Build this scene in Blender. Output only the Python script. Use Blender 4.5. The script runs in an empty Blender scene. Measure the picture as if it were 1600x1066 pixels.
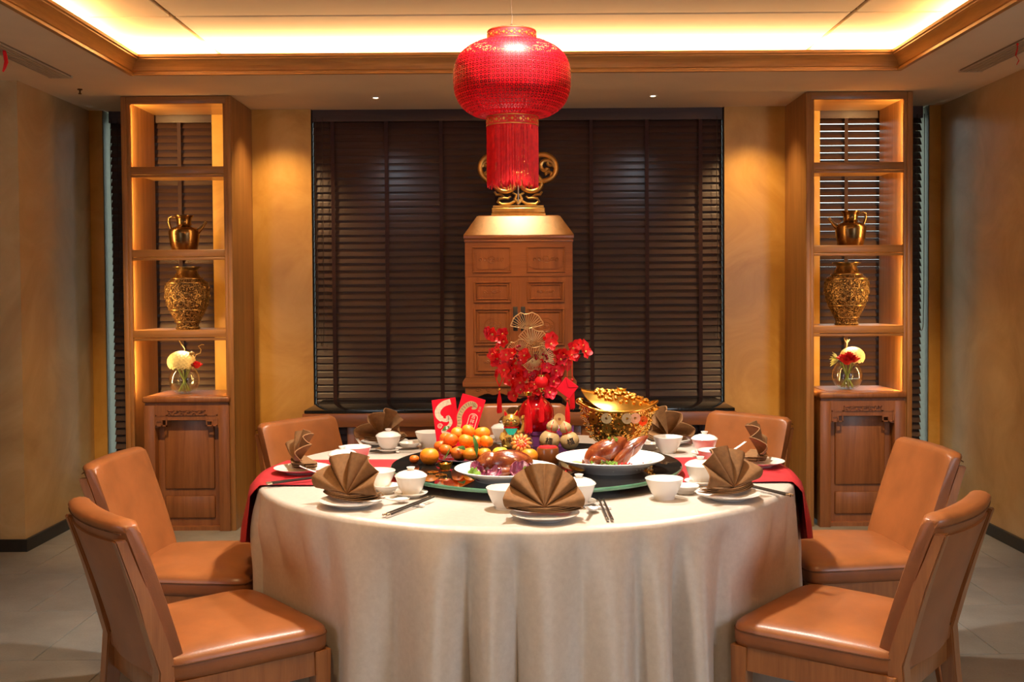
import bpy, bmesh, math, random
from math import sin, cos, pi, radians as RAD
from mathutils import Vector, Matrix, Euler

random.seed(7)
S = bpy.context.scene
C = S.collection

# ------------------------------------------------------------------ camera, world, big lights, exposure
cam_d = bpy.data.cameras.new('camera')
cam = bpy.data.objects.new('camera', cam_d)
C.objects.link(cam)
cam_d.sensor_width = 36.0
cam_d.lens = 1633 / 1600 * 36
cam_d.shift_x = -0.005
cam_d.shift_y = -0.022
cam_d.clip_start = 0.05
cam.matrix_world = Matrix.Translation((0, 0, 1.36)) @ Matrix.Rotation(pi / 2 - RAD(1.5), 4, 'X') @ Matrix.Rotation(RAD(-0.38), 4, 'Z')
S.camera = cam

S.view_settings.view_transform = 'Standard'
S.view_settings.look = 'None'
S.view_settings.gamma = 1.0
S.view_settings.use_curve_mapping = False
S.view_settings.exposure = 0.58
S.cycles.use_denoising = True
S.cycles.max_bounces = 10
S.cycles.diffuse_bounces = 5
S.cycles.glossy_bounces = 5
S.cycles.transmission_bounces = 8
S.cycles.transparent_max_bounces = 24
S.cycles.sample_clamp_indirect = 4.0
S.cycles.caustics_reflective = False
S.cycles.caustics_refractive = False

W = bpy.data.worlds.new('daylight')
S.world = W
W.use_nodes = True
W.node_tree.nodes['Background'].inputs[0].default_value = (0.72, 0.90, 0.92, 1)
W.node_tree.nodes['Background'].inputs[1].default_value = 3.6


def light(kind, name, loc, energy, col, target=None, size=0.1, size_y=None, spot=None, blend=0.4, spread=None):
    d = bpy.data.lights.new(name, kind)
    d.energy = energy
    d.color = col
    if kind == 'AREA':
        d.shape = 'RECTANGLE' if size_y else 'DISK'
        d.size = size
        if size_y: d.size_y = size_y
        if spread: d.spread = spread
    else:
        d.shadow_soft_size = size
    if kind == 'SPOT':
        d.spot_size = RAD(spot)
        d.spot_blend = blend
    o = bpy.data.objects.new(name, d)
    C.objects.link(o)
    o.location = loc
    if target is not None:
        v = Vector(target) - Vector(loc)
        o.rotation_euler = v.to_track_quat('-Z', 'Y').to_euler()
    return o


WARM = (1.0, 0.62, 0.28)
AMBER = (1.0, 0.64, 0.22)
WHITE = (1.0, 0.84, 0.62)
COOL = (0.72, 0.86, 1.0)
# light hidden in the tray ceiling's cove, four sides
for (x, y, sx, sy, rx, ry) in ((0.0, 5.56, 4.2, 0.10, 0, 0), (0.0, 1.52, 4.2, 0.10, 0, 0),
                               (-2.16, 3.54, 0.10, 4.0, 0, 0), (2.16, 3.54, 0.10, 4.0, 0, 0)):
    light('AREA', 'cove_light', (x, y, 2.575), 105, WARM, target=(x, y, 4), size=sx if sx > sy else sx, size_y=sy)
# downlights in the tray ceiling over the table, in the soffit over the tall cabinet
light('SPOT', 'table_downlight', (0.06, 3.17, 2.63), 185, (1.0, 0.91, 0.78), target=(0.06, 3.17, 0), size=0.05, spot=112, blend=0.7)
light('SPOT', 'table_downlight', (0.03, 4.30, 2.63), 120, (1.0, 0.86, 0.66), target=(0.03, 4.30, 0), size=0.05, spot=112, blend=0.7)
light('SPOT', 'cabinet_downlight', (0.01, 6.09, 2.465), 62, (1.0, 0.78, 0.46), target=(0.01, 6.10, 1.7), size=0.03, spot=44, blend=1.0)
light('SPOT', 'cabinet_fill', (0.0, 4.70, 2.63), 70, WARM, target=(0.01, 6.05, 1.15), size=0.03, spot=36, blend=1.0)  # added fill spot that warms the cabinet front, no fixture
for x in (-1.85, 1.9):
    light('SPOT', 'shelf_fill', (x * 0.92, 4.55, 2.60), 140, WARM, target=(x, 5.95, 0.55), size=0.03, spot=52, blend=1.0)  # added fill spots that brighten the pedestals and shelf fronts
# cool fill lights added on both sides, beside the camera
for x, e in ((3.24, 50), (-3.24, 22)):
    light('AREA', 'side_fill', (x, 0.35, 1.45), e, (0.80, 0.89, 1.0), target=(0.1 * x, 2.9, 0.6), size=1.6, size_y=1.5)
# added warm fill spots without fixtures: before the table, beside the gold walls
for x, e in ((-0.75, 58), (0.55, 34)):
    light('SPOT', 'front_fill', (x, 2.0, 2.63), e, WARM, target=(x, 2.35, 0), size=0.04, spot=100, blend=0.8)
for x in (-1.42, 1.42):
    light('SPOT', 'wall_fill', (x, 6.10, 2.465), 26, WARM, target=(x * 1.0, 6.45, 0.9), size=0.03, spot=90, blend=1.0)

# ------------------------------------------------------------------ helpers
class MB:
    """collects shapes into one bmesh; build() links it as ONE mesh object"""
    def __init__(s):
        s.bm = bmesh.new()

    def _xf(s, vs, M):
        if M is not None:
            for v in vs: v.co = M @ v.co

    def box(s, c, d, M=None, bev=0, seg=2):
        r = bmesh.ops.create_cube(s.bm, size=1.0)
        vs = r['verts']
        for v in vs:
            v.co = Vector((v.co.x * d[0] + c[0], v.co.y * d[1] + c[1], v.co.z * d[2] + c[2]))
        if bev:
            es = list({e for v in vs for e in v.link_edges})
            q = bmesh.ops.bevel(s.bm, geom=es, offset=bev, segments=seg, profile=0.5, affect='EDGES')
            vs = list({v for f in q['faces'] for v in f.verts} | {v for v in vs if v.is_valid})
        s._xf(vs, M)
        return s

    def b2(s, x0, x1, y0, y1, z0, z1, bev=0, M=None, seg=2):
        return s.box(((x0 + x1) / 2, (y0 + y1) / 2, (z0 + z1) / 2), (abs(x1 - x0), abs(y1 - y0), abs(z1 - z0)), M, bev, seg)

    def lathe(s, prof, n=32, c=(0, 0, 0), M=None, sx=1, sy=1):
        rings = []
        new = []
        for (r, z) in prof:
            if r < 1e-6:
                v = s.bm.verts.new((c[0], c[1], c[2] + z)); rings.append([v]); new.append(v)
            else:
                ring = [s.bm.verts.new((c[0] + r * sx * cos(2 * pi * k / n), c[1] + r * sy * sin(2 * pi * k / n), c[2] + z)) for k in range(n)]
                rings.append(ring); new += ring
        for a, b in zip(rings[:-1], rings[1:]):
            for k in range(n):
                k2 = (k + 1) % n
                try:
                    if len(a) == 1 and len(b) == 1: continue
                    if len(a) == 1: s.bm.faces.new((a[0], b[k2], b[k]))
                    elif len(b) == 1: s.bm.faces.new((a[k], a[k2], b[0]))
                    else: s.bm.faces.new((a[k], a[k2], b[k2], b[k]))
                except ValueError:
                    pass
        s._xf(new, M)
        return s

    def cyl(s, c, r, h, n=24, r2=None, M=None):
        r2 = r if r2 is None else r2
        return s.lathe([(0, 0), (r, 0), (r2, h), (0, h)], n, c, M)

    def ball(s, c, r, sc=(1, 1, 1), n=16, m=10, M=None):
        vs = bmesh.ops.create_uvsphere(s.bm, u_segments=n, v_segments=m, radius=r)['verts']
        for v in vs: v.co = Vector((v.co.x * sc[0] + c[0], v.co.y * sc[1] + c[1], v.co.z * sc[2] + c[2]))
        s._xf(vs, M)
        return s

    def ico(s, c, r, sub=1, sc=(1, 1, 1), M=None):
        vs = bmesh.ops.create_icosphere(s.bm, subdivisions=sub, radius=r)['verts']
        for v in vs: v.co = Vector((v.co.x * sc[0] + c[0], v.co.y * sc[1] + c[1], v.co.z * sc[2] + c[2]))
        s._xf(vs, M)
        return s

    def tube(s, pts, r, n=8, cap=True, closed=False, flat=1.0, M=None):
        pts = [Vector(p) for p in pts]
        rad = r if hasattr(r, '__len__') else [r] * len(pts)
        rings = []
        up = None
        N = len(pts)
        for i, p in enumerate(pts):
            a = pts[(i - 1) % N] if (closed or i > 0) else p
            b = pts[(i + 1) % N] if (closed or i < N - 1) else p
            t = (b - a)
            t = t.normalized() if t.length > 1e-9 else Vector((0, 0, 1))
            if up is None:
                up = t.orthogonal().normalized()
            up = (up - t * up.dot(t))
            up = up.normalized() if up.length > 1e-6 else t.orthogonal().normalized()
            w = t.cross(up)
            rings.append([s.bm.verts.new(p + (up * cos(2 * pi * k / n) + w * sin(2 * pi * k / n) * flat) * rad[i]) for k in range(n)])
        prs = list(zip(rings[:-1], rings[1:]))
        if closed: prs.append((rings[-1], rings[0]))
        for a, b in prs:
            for k in range(n):
                s.bm.faces.new((a[k], a[(k + 1) % n], b[(k + 1) % n], b[k]))
        if cap and not closed:
            s.bm.faces.new(rings[0][::-1]); s.bm.faces.new(rings[-1])
        s._xf([v for rg in rings for v in rg], M)
        return s

    def prism(s, poly, a, b, axis='z', M=None):
        """extrude a 2D polygon between a and b along an axis"""
        def mk(p, h):
            return {'z': (p[0], p[1], h), 'y': (p[0], h, p[1]), 'x': (h, p[0], p[1])}[axis]
        A = [s.bm.verts.new(mk(p, a)) for p in poly]
        B = [s.bm.verts.new(mk(p, b)) for p in poly]
        n = len(poly)
        s.bm.faces.new(A[::-1]); s.bm.faces.new(B)
        for k in range(n):
            s.bm.faces.new((A[k], A[(k + 1) % n], B[(k + 1) % n], B[k]))
        s._xf(A + B, M)
        return s

    def grid(s, fn, nu, nv, wrap_u=False, wrap_v=False, M=None):
        g = [[s.bm.verts.new(fn(i / (nu if wrap_u else nu - 1), j / (nv if wrap_v else nv - 1))) for j in range(nv)] for i in range(nu)]
        for i in range(nu if wrap_u else nu - 1):
            for j in range(nv if wrap_v else nv - 1):
                a, b = (i + 1) % nu, (j + 1) % nv
                try: s.bm.faces.new((g[i][j], g[a][j], g[a][b], g[i][b]))
                except ValueError: pass
        s._xf([v for r in g for v in r], M)
        return s

    def mesh(s, name, mat=None, smooth=40, solid=0, subd=0):
        bm = s.bm
        bmesh.ops.recalc_face_normals(bm, faces=bm.faces)
        if solid:
            bmesh.ops.solidify(bm, geom=list(bm.faces), thickness=solid)
            bmesh.ops.recalc_face_normals(bm, faces=bm.faces)
        me = bpy.data.meshes.new(name)
        if smooth:
            for f in bm.faces: f.smooth = True
            for e in bm.edges:
                if len(e.link_faces) == 2 and e.calc_face_angle(0) > RAD(smooth): e.smooth = False
        bm.to_mesh(me); bm.free()
        if mat: me.materials.append(mat)
        return me

    def build(s, name, mat=None, parent=None, smooth=40, loc=None, rot=None, solid=0):
        o = bpy.data.objects.new(name, s.mesh(name, mat, smooth, solid))
        C.objects.link(o)
        if parent: o.parent = parent
        if loc is not None: o.location = loc
        if rot is not None: o.rotation_euler = rot
        return o


def inst(me, name, parent=None, loc=(0, 0, 0), rot=(0, 0, 0), scale=None):
    o = bpy.data.objects.new(name, me)
    C.objects.link(o)
    if parent: o.parent = parent
    o.location = loc; o.rotation_euler = rot
    if scale: o.scale = (scale,) * 3 if not hasattr(scale, '__len__') else scale
    return o


def tag(o, label, cat, group=None):
    o['label'] = label; o['category'] = cat
    if group: o['group'] = group
    return o


def thing(name, label, cat, loc=(0, 0, 0), rz=0.0, group=None):
    o = bpy.data.objects.new(name, None)
    C.objects.link(o)
    o.empty_display_size = 0.05
    o.location = loc; o.rotation_euler = (0, 0, rz)
    return tag(o, label, cat, group)


def struct(o):
    o['kind'] = 'structure'
    return o


def copy_tree(o, label=None, parent=None):
    c = o.copy(); C.objects.link(c); c.parent = parent
    if label: c['label'] = label
    for ch in list(o.children):
        copy_tree(ch, None, c)
    return c


# ------------------------------------------------------------------ materials
def nodes(name):
    m = bpy.data.materials.new(name); m.use_nodes = True
    nt = m.node_tree
    return m, nt, nt.nodes['Principled BSDF']


def ramp(nt, fac, stops):
    r = nt.nodes.new('ShaderNodeValToRGB')
    el = r.color_ramp.elements
    while len(el) > len(stops): el.remove(el[-1])
    while len(el) < len(stops): el.new(0.5)
    for e, (p, c) in zip(el, stops):
        e.position = p; e.color = (*c, 1)
    nt.links.new(fac, r.inputs[0])
    return r.outputs[0]


def coords(nt, scale=(1, 1, 1), space='Object'):
    t = nt.nodes.new('ShaderNodeTexCoord'); mp = nt.nodes.new('ShaderNodeMapping')
    mp.inputs['Scale'].default_value = scale
    nt.links.new(t.outputs[space], mp.inputs[0])
    return mp.outputs[0]


def noise(nt, vec, scale, detail=4, rough=0.5, dist=0.0):
    n = nt.nodes.new('ShaderNodeTexNoise')
    n.inputs['Scale'].default_value = scale; n.inputs['Detail'].default_value = detail
    n.inputs['Roughness'].default_value = rough; n.inputs['Distortion'].default_value = dist
    nt.links.new(vec, n.inputs['Vector'])
    return n.outputs['Fac']


def bump(nt, b, h, strength=0.2, dist=0.01):
    n = nt.nodes.new('ShaderNodeBump')
    n.inputs['Strength'].default_value = strength; n.inputs['Distance'].default_value = dist
    nt.links.new(h, n.inputs['Height']); nt.links.new(n.outputs[0], b.inputs['Normal'])


def plain(name, col, rough=0.5, metal=0.0, spec=0.5, coat=0.0, trans=0.0, ior=1.45, var=0.0, vscale=30, bmp=0.0, emit=None, es=0, sheen=0.0, sub=0.0):
    m, nt, b = nodes(name)
    b.inputs['Base Color'].default_value = (*col, 1)
    b.inputs['Roughness'].default_value = rough
    b.inputs['Metallic'].default_value = metal
    b.inputs['Specular IOR Level'].default_value = spec
    b.inputs['Coat Weight'].default_value = coat
    b.inputs['Coat Roughness'].default_value = 0.08
    b.inputs['Transmission Weight'].default_value = trans
    b.inputs['IOR'].default_value = ior
    b.inputs['Sheen Weight'].default_value = sheen
    if sub:
        b.inputs['Subsurface Weight'].default_value = sub
        b.inputs['Subsurface Radius'].default_value = (0.02, 0.01, 0.005)
    if emit:
        b.inputs['Emission Color'].default_value = (*emit, 1); b.inputs['Emission Strength'].default_value = es
    if var or bmp:
        f = noise(nt, coords(nt), vscale, 5)
        if var:
            lo = tuple(max(0, c * (1 - var)) for c in col); hi = tuple(min(1, c * (1 + var)) for c in col)
            nt.links.new(ramp(nt, f, [(0.3, lo), (0.7, hi)]), b.inputs['Base Color'])
        if bmp: bump(nt, b, f, bmp, 0.003)
    return m


def wood(name, a, b_, rough=0.38, axis='z', scale=5.0, coat=0.15):
    m, nt, b = nodes(name)
    sc = {'z': (scale * 4, scale * 4, scale * 0.22), 'x': (scale * 0.22, scale * 4, scale * 4), 'y': (scale * 4, scale * 0.22, scale * 4)}[axis]
    v = coords(nt, sc)
    f = noise(nt, v, 1.3, 6, 0.6, 0.7)
    f2 = noise(nt, v, 9, 3, 0.6, 0.2)
    mx = nt.nodes.new('ShaderNodeMath'); mx.operation = 'MULTIPLY_ADD'
    nt.links.new(f2, mx.inputs[0]); mx.inputs[1].default_value = 0.35; nt.links.new(f, mx.inputs[2])
    nt.links.new(ramp(nt, mx.outputs[0], [(0.42, a), (0.62, tuple((p + q) / 2 for p, q in zip(a, b_))), (0.85, b_)]), b.inputs['Base Color'])
    b.inputs['Roughness'].default_value = rough
    b.inputs['Coat Weight'].default_value = coat; b.inputs['Coat Roughness'].default_value = 0.25
    bump(nt, b, f2, 0.08, 0.002)
    return m


def leather(name, col):
    m, nt, b = nodes(name)
    v = coords(nt)
    big = noise(nt, v, 6, 4, 0.6)
    lo = tuple(c * 0.78 for c in col); hi = tuple(min(1, c * 1.15) for c in col)
    nt.links.new(ramp(nt, big, [(0.3, lo), (0.7, hi)]), b.inputs['Base Color'])
    vo = nt.nodes.new('ShaderNodeTexVoronoi'); vo.inputs['Scale'].default_value = 260
    nt.links.new(v, vo.inputs['Vector'])
    bump(nt, b, vo.outputs['Distance'], 0.12, 0.001)
    b.inputs['Roughness'].default_value = 0.36
    b.inputs['Specular IOR Level'].default_value = 0.55
    return m


def plaster(name, a, mid, c, rough=0.34, spec=0.5):
    m, nt, b = nodes(name)
    v = coords(nt)
    f = noise(nt, v, 2.1, 7, 0.62, 1.4)
    nt.links.new(ramp(nt, f, [(0.3, a), (0.5, mid), (0.72, c)]), b.inputs['Base Color'])
    f2 = noise(nt, v, 14, 5, 0.6, 0.6)
    bump(nt, b, f2, 0.16, 0.004)
    b.inputs['Roughness'].default_value = rough
    b.inputs['Specular IOR Level'].default_value = spec
    return m


def weave(name, a, c, scale=900, rough=0.75, metal=0.0, wob=0.25, bmp=0.35, sheen=0.3, crease=0.0):
    m, nt, b = nodes(name)
    v = coords(nt)
    wx = nt.nodes.new('ShaderNodeTexWave'); wx.bands_direction = 'X'; wx.inputs['Scale'].default_value = scale / 6.28
    wz = nt.nodes.new('ShaderNodeTexWave'); wz.bands_direction = 'Z'; wz.inputs['Scale'].default_value = scale / 6.28
    for w in (wx, wz):
        w.inputs['Distortion'].default_value = 1.0
        nt.links.new(v, w.inputs['Vector'])
    mul = nt.nodes.new('ShaderNodeMath'); mul.operation = 'ADD'
    nt.links.new(wx.outputs['Fac'], mul.inputs[0]); nt.links.new(wz.outputs['Fac'], mul.inputs[1])
    n = noise(nt, v, 60, 5, 0.7)
    ad = nt.nodes.new('ShaderNodeMath'); ad.operation = 'MULTIPLY_ADD'
    nt.links.new(mul.outputs[0], ad.inputs[0]); ad.inputs[1].default_value = wob; nt.links.new(n, ad.inputs[2])
    nt.links.new(ramp(nt, ad.outputs[0], [(0.35, a), (1.0, c)]), b.inputs['Base Color'])
    if crease:
        cr = noise(nt, v, 9, 6, 0.62, 1.2)
        ad2 = nt.nodes.new('ShaderNodeMath'); ad2.operation = 'MULTIPLY_ADD'
        nt.links.new(cr, ad2.inputs[0]); ad2.inputs[1].default_value = crease; nt.links.new(mul.outputs[0], ad2.inputs[2])
        bump(nt, b, ad2.outputs[0], bmp, 0.002)
    else:
        bump(nt, b, mul.outputs[0], bmp, 0.0006)
    b.inputs['Roughness'].default_value = rough
    b.inputs['Metallic'].default_value = metal
    b.inputs['Sheen Weight'].default_value = sheen
    return m


M_WOOD = wood('oak_veneer_vertical', (0.21, 0.090, 0.025), (0.39, 0.185, 0.058))
M_WOODX = wood('oak_veneer_horizontal', (0.21, 0.090, 0.025), (0.39, 0.185, 0.058), axis='x')
M_WOODY = wood('oak_veneer_depth', (0.21, 0.090, 0.025), (0.39, 0.185, 0.058), axis='y')
M_TRIM = wood('crown_wood', (0.30, 0.135, 0.034), (0.50, 0.26, 0.075), axis='x')
M_TRIMY = wood('crown_wood_depth', (0.30, 0.135, 0.034), (0.50, 0.26, 0.075), axis='y')
M_CAB = wood('cabinet_wood', (0.19, 0.055, 0.013), (0.32, 0.105, 0.028), rough=0.32)
M_CABX = wood('cabinet_wood_horizontal', (0.19, 0.055, 0.013), (0.32, 0.105, 0.028), rough=0.32, axis='x')
M_PED = wood('pedestal_wood', (0.17, 0.058, 0.018), (0.30, 0.115, 0.038), rough=0.4)
M_CHW = wood('chair_wood', (0.22, 0.072, 0.018), (0.36, 0.135, 0.038), rough=0.33, scale=7)
M_LEATHER = leather('tan_leather', (0.30, 0.098, 0.028))
M_SEAM = plain('seam_thread', (0.12, 0.04, 0.01), 0.7, var=0.2)
M_GOLDWALL = plaster('gold_plaster', (0.50, 0.26, 0.050), (0.61, 0.34, 0.075), (0.69, 0.42, 0.12))
M_SIDEWALL = plaster('bronze_plaster', (0.42, 0.285, 0.135), (0.51, 0.36, 0.18), (0.60, 0.455, 0.25), rough=0.3)
M_CEIL = plain('ceiling_paint', (0.88, 0.74, 0.53), 0.8, var=0.04, vscale=3)
M_TRAY = plain('tray_panel', (0.80, 0.66, 0.44), 0.6, var=0.05, vscale=2)
M_DARK = plain('dark_bronze', (0.02, 0.016, 0.013), 0.4, var=0.2)
M_BLIND = wood('dark_stained_slat', (0.022, 0.010, 0.008), (0.060, 0.026, 0.020), rough=0.42, axis='x', scale=3, coat=0.1)
M_TAPE = plain('blind_tape', (0.035, 0.012, 0.012), 0.8, var=0.25, vscale=200)
M_CORD = plain('cord', (0.05, 0.03, 0.02), 0.8, var=0.2, vscale=300)
M_PORC = plain('porcelain', (0.86, 0.82, 0.78), 0.16, coat=0.3, var=0.02, vscale=6)
M_GOLD = plain('polished_gold', (0.86, 0.50, 0.10), 0.2, metal=1.0, var=0.12, vscale=18)
M_GILT = plain('brushed_gilt', (0.56, 0.31, 0.085), 0.32, metal=0.9, var=0.2, vscale=25)
M_BRASS = plain('dark_brass', (0.15, 0.085, 0.035), 0.26, metal=1.0, var=0.25, vscale=9)
M_RED = plain('festive_red', (0.72, 0.008, 0.012), 0.5, spec=0.25, var=0.12, vscale=40)
M_NAPK = weave('brown_linen', (0.13, 0.055, 0.015), (0.29, 0.135, 0.042), scale=1500, rough=0.8, bmp=0.5, sheen=0.0)
M_CLOTH = weave('champagne_cloth', (0.62, 0.55, 0.49), (0.76, 0.69, 0.62), scale=1800, rough=0.42, metal=0.3, wob=0.15, bmp=0.35, sheen=0.0, crease=3.5)
M_RUN = weave('red_brocade', (0.28, 0.006, 0.012), (0.47, 0.014, 0.024), scale=1200, rough=0.6, bmp=0.25, sheen=0.0)
def thin_glass(name, tint, gloss=0.0):
    """thin clear wall: straight-through transmission with Fresnel reflection"""
    m, nt, b = nodes(name)
    nt.nodes.remove(b)
    tr = nt.nodes.new('ShaderNodeBsdfTransparent'); tr.inputs[0].default_value = (*tint, 1)
    gl = nt.nodes.new('ShaderNodeBsdfGlossy'); gl.inputs['Roughness'].default_value = 0.02
    fr = nt.nodes.new('ShaderNodeLayerWeight'); fr.inputs[0].default_value = 0.25
    ad = nt.nodes.new('ShaderNodeMath'); ad.operation = 'MULTIPLY_ADD'; ad.inputs[1].default_value = 0.6; ad.inputs[2].default_value = 0.03 + gloss; nt.links.new(fr.outputs['Facing'], ad.inputs[0])
    # a trace of unevenness, as in blown glass
    v = coords(nt); n = noise(nt, v, 12, 2); bp = nt.nodes.new('ShaderNodeBump'); bp.inputs['Strength'].default_value = 0.02; nt.links.new(n, bp.inputs['Height']); nt.links.new(bp.outputs[0], gl.inputs['Normal'])
    mx = nt.nodes.new('ShaderNodeMixShader'); nt.links.new(ad.outputs[0], mx.inputs[0]); nt.links.new(tr.outputs[0], mx.inputs[1]); nt.links.new(gl.outputs[0], mx.inputs[2])
    nt.links.new(mx.outputs[0], nt.nodes['Material Output'].inputs[0])
    return m
M_GLASS = thin_glass('clear_glass', (0.96, 0.98, 0.97))
M_WATER = thin_glass('water', (0.86, 0.93, 0.92), 0.05)
# ================================================================== THE ROOM
YB = 6.42            # inner face of the back wall
CZ = 2.48            # soffit height
# ---- floor of 0.6 m grey stone tiles, joints recessed
M_GROUT = plain('grout', (0.16, 0.152, 0.138), 0.9, var=0.1)
M_TILE, _nt, _b = nodes('grey_stone_tile')
_f = noise(_nt, coords(_nt), 120, 4, 0.7)
_f2 = noise(_nt, coords(_nt), 3.5, 4, 0.6)
_m = _nt.nodes.new('ShaderNodeMath'); _m.operation = 'MULTIPLY_ADD'
_nt.links.new(_f, _m.inputs[0]); _m.inputs[1].default_value = 0.5; _nt.links.new(_f2, _m.inputs[2])
_nt.links.new(ramp(_nt, _m.outputs[0], [(0.45, (0.155, 0.148, 0.135)), (1.0, (0.27, 0.26, 0.24))]), _b.inputs['Base Color'])
_b.inputs['Roughness'].default_value = 0.5
bump(_nt, _b, _f, 0.2, 0.002)
floor = struct(MB().b2(-3.4, 3.4, -1.6, 6.75, -0.12, -0.004).build('floor', M_GROUT, smooth=0))
tile_me = MB().b2(0.002, 0.598, 0.002, 0.598, -0.02, 0.0, bev=0.0015, seg=1).mesh('tile', M_TILE, smooth=0)
ytile = 5.05 + 0.6 * 2
row = 0
while ytile > -1.6:
    xo = -1.81 - 0.6 * 3 + (0.3 if row % 2 else 0.0)
    for i in range(12):
        x = xo + 0.6 * i
        if -3.5 < x < 3.1: inst(tile_me, 'tile', floor, (x, ytile, 0))
    ytile -= 0.6; row += 1

# ---- walls
def wallbox(name, x0, x1, y0, y1, z0, z1, m):
    return struct(MB().b2(x0, x1, y0, y1, z0, z1).build(name, m, smooth=0))

wl = MB(); wl.b2(-2.75, -2.61, 5.5, YB + 0.4, 0, CZ + 0.02); wl.b2(-3.4, -2.75, 5.5, 5.64, 0, CZ + 0.02); wl.b2(-3.4, -3.28, -1.6, 5.5, 0, CZ + 0.02)
struct(wl.build('wall_left', M_SIDEWALL, smooth=0))
wr = MB(); wr.b2(2.60, 2.74, 5.1, YB + 0.4, 0, CZ + 0.02); wr.b2(2.74, 3.4, 5.1, 5.24, 0, CZ + 0.02); wr.b2(3.28, 3.4, -1.6, 5.1, 0, CZ + 0.02)
struct(wr.build('wall_right', M_SIDEWALL, smooth=0))
wb = MB()
for (a, b) in ((-1.86, -1.255), (1.275, 1.86), (-2.61, -2.53), (2.53, 2.60)):
    wb.b2(a, b, YB, YB + 0.30, 0, CZ + 0.02)
for (a, b) in ((-2.53, -1.86), (-1.255, 1.275), (1.86, 2.53)):
    wb.b2(a, b, YB, YB + 0.30, 0, 0.12)
struct(wb.build('wall_back', M_GOLDWALL, smooth=0))
struct(MB().b2(-3.4, 3.4, -1.6, -1.48, 0, CZ + 0.02).build('wall_rear', M_SIDEWALL, smooth=0))
for nm, pts in (('baseboard_left', ((-2.61, -2.595, 5.485, YB), (-3.28, -2.61, 5.485, 5.5), (-3.28, -3.265, -1.48, 5.485))),
                ('baseboard_right', ((2.585, 2.60, 5.085, YB), (2.60, 3.28, 5.085, 5.1), (3.265, 3.28, -1.48, 5.085)))):
    m = MB()
    for p in pts: m.b2(*p, 0.0, 0.065)
    struct(m.build(nm, M_DARK, smooth=0))

# ---- ceiling: soffit ring, crown mouldings, tray with separate panels
TX, TY0, TY1 = 1.975, 1.70, 5.39
cm = MB()
cm.b2(-3.4, 3.4, TY1, YB + 0.4, CZ, CZ + 0.07); cm.b2(-3.4, 3.4, -1.6, TY0, CZ, CZ + 0.07)
cm.b2(-3.4, -TX, TY0, TY1, CZ, CZ + 0.07); cm.b2(TX, 3.4, TY0, TY1, CZ, CZ + 0.07)
cm.b2(-2.72, -2.62, 1.1, 5.98, CZ + 0.07, 2.68); cm.b2(2.62, 2.72, 1.1, 5.98, CZ + 0.07, 2.68)
cm.b2(-2.72, 2.72, 5.93, 5.98, CZ + 0.07, 2.68); cm.b2(-2.72, 2.72, 1.1, 1.15, CZ + 0.07, 2.68)
ceil = struct(cm.build('ceiling', M_CEIL, smooth=0))
tray = struct(MB().b2(-2.72, 2.72, 1.1, 5.98, 2.672, 2.74).build('ceiling_tray', plain('tray_backing', (0.22, 0.12, 0.05), 0.8, var=0.1), smooth=0))
xs = [-2.62, -1.605, 1.585, 2.62]; ys = [1.15, 2.15, 4.93, 5.93]
for i in range(3):
    for j in range(3):
        g = 0.011
        MB().b2(xs[i] + g, xs[i + 1] - g, ys[j] + g, ys[j + 1] - g, 2.655, 2.675, bev=0.003, seg=1).build('tray_panel', M_TRAY, tray, smooth=0)
# crown moulding profile: (inward offset from the opening's edge, height above soffit)
prof = [(0.0, -0.004), (0.022, -0.004), (0.022, 0.006), (0.010, 0.010), (0.010, 0.016), (0.016, 0.020), (0.022, 0.034), (0.036, 0.052),
        (0.054, 0.064), (0.060, 0.068), (0.060, 0.074), (0.068, 0.078), (0.068, 0.092), (0.0, 0.092)]
prof = [(p[0] - 0.0, p[1]) for p in prof]
for k, (ax, sgn) in enumerate((('back', 0), ('left', 1), ('right', 2), ('front', 3))):
    m = MB()
    A = []; B = []
    for (o_, h) in prof:
        x0, x1, y0, y1 = -TX + o_, TX - o_, TY0 + o_, TY1 - o_
        e = {'back': ((x0, y1), (x1, y1)), 'left': ((x0, y0), (x0, y1)), 'right': ((x1, y0), (x1, y1)), 'front': ((x0, y0), (x1, y0))}[ax]
        A.append(m.bm.verts.new((*e[0], CZ + h))); B.append(m.bm.verts.new((*e[1], CZ + h)))
    n = len(prof)
    for q in range(n):
        m.bm.faces.new((A[q], A[(q + 1) % n], B[(q + 1) % n], B[q]))
    m.bm.faces.new(A); m.bm.faces.new(B[::-1])
    struct(m.build('trim_%d' % (k + 1), M_TRIM if ax in ('back', 'front') else M_TRIMY, smooth=25))

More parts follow.
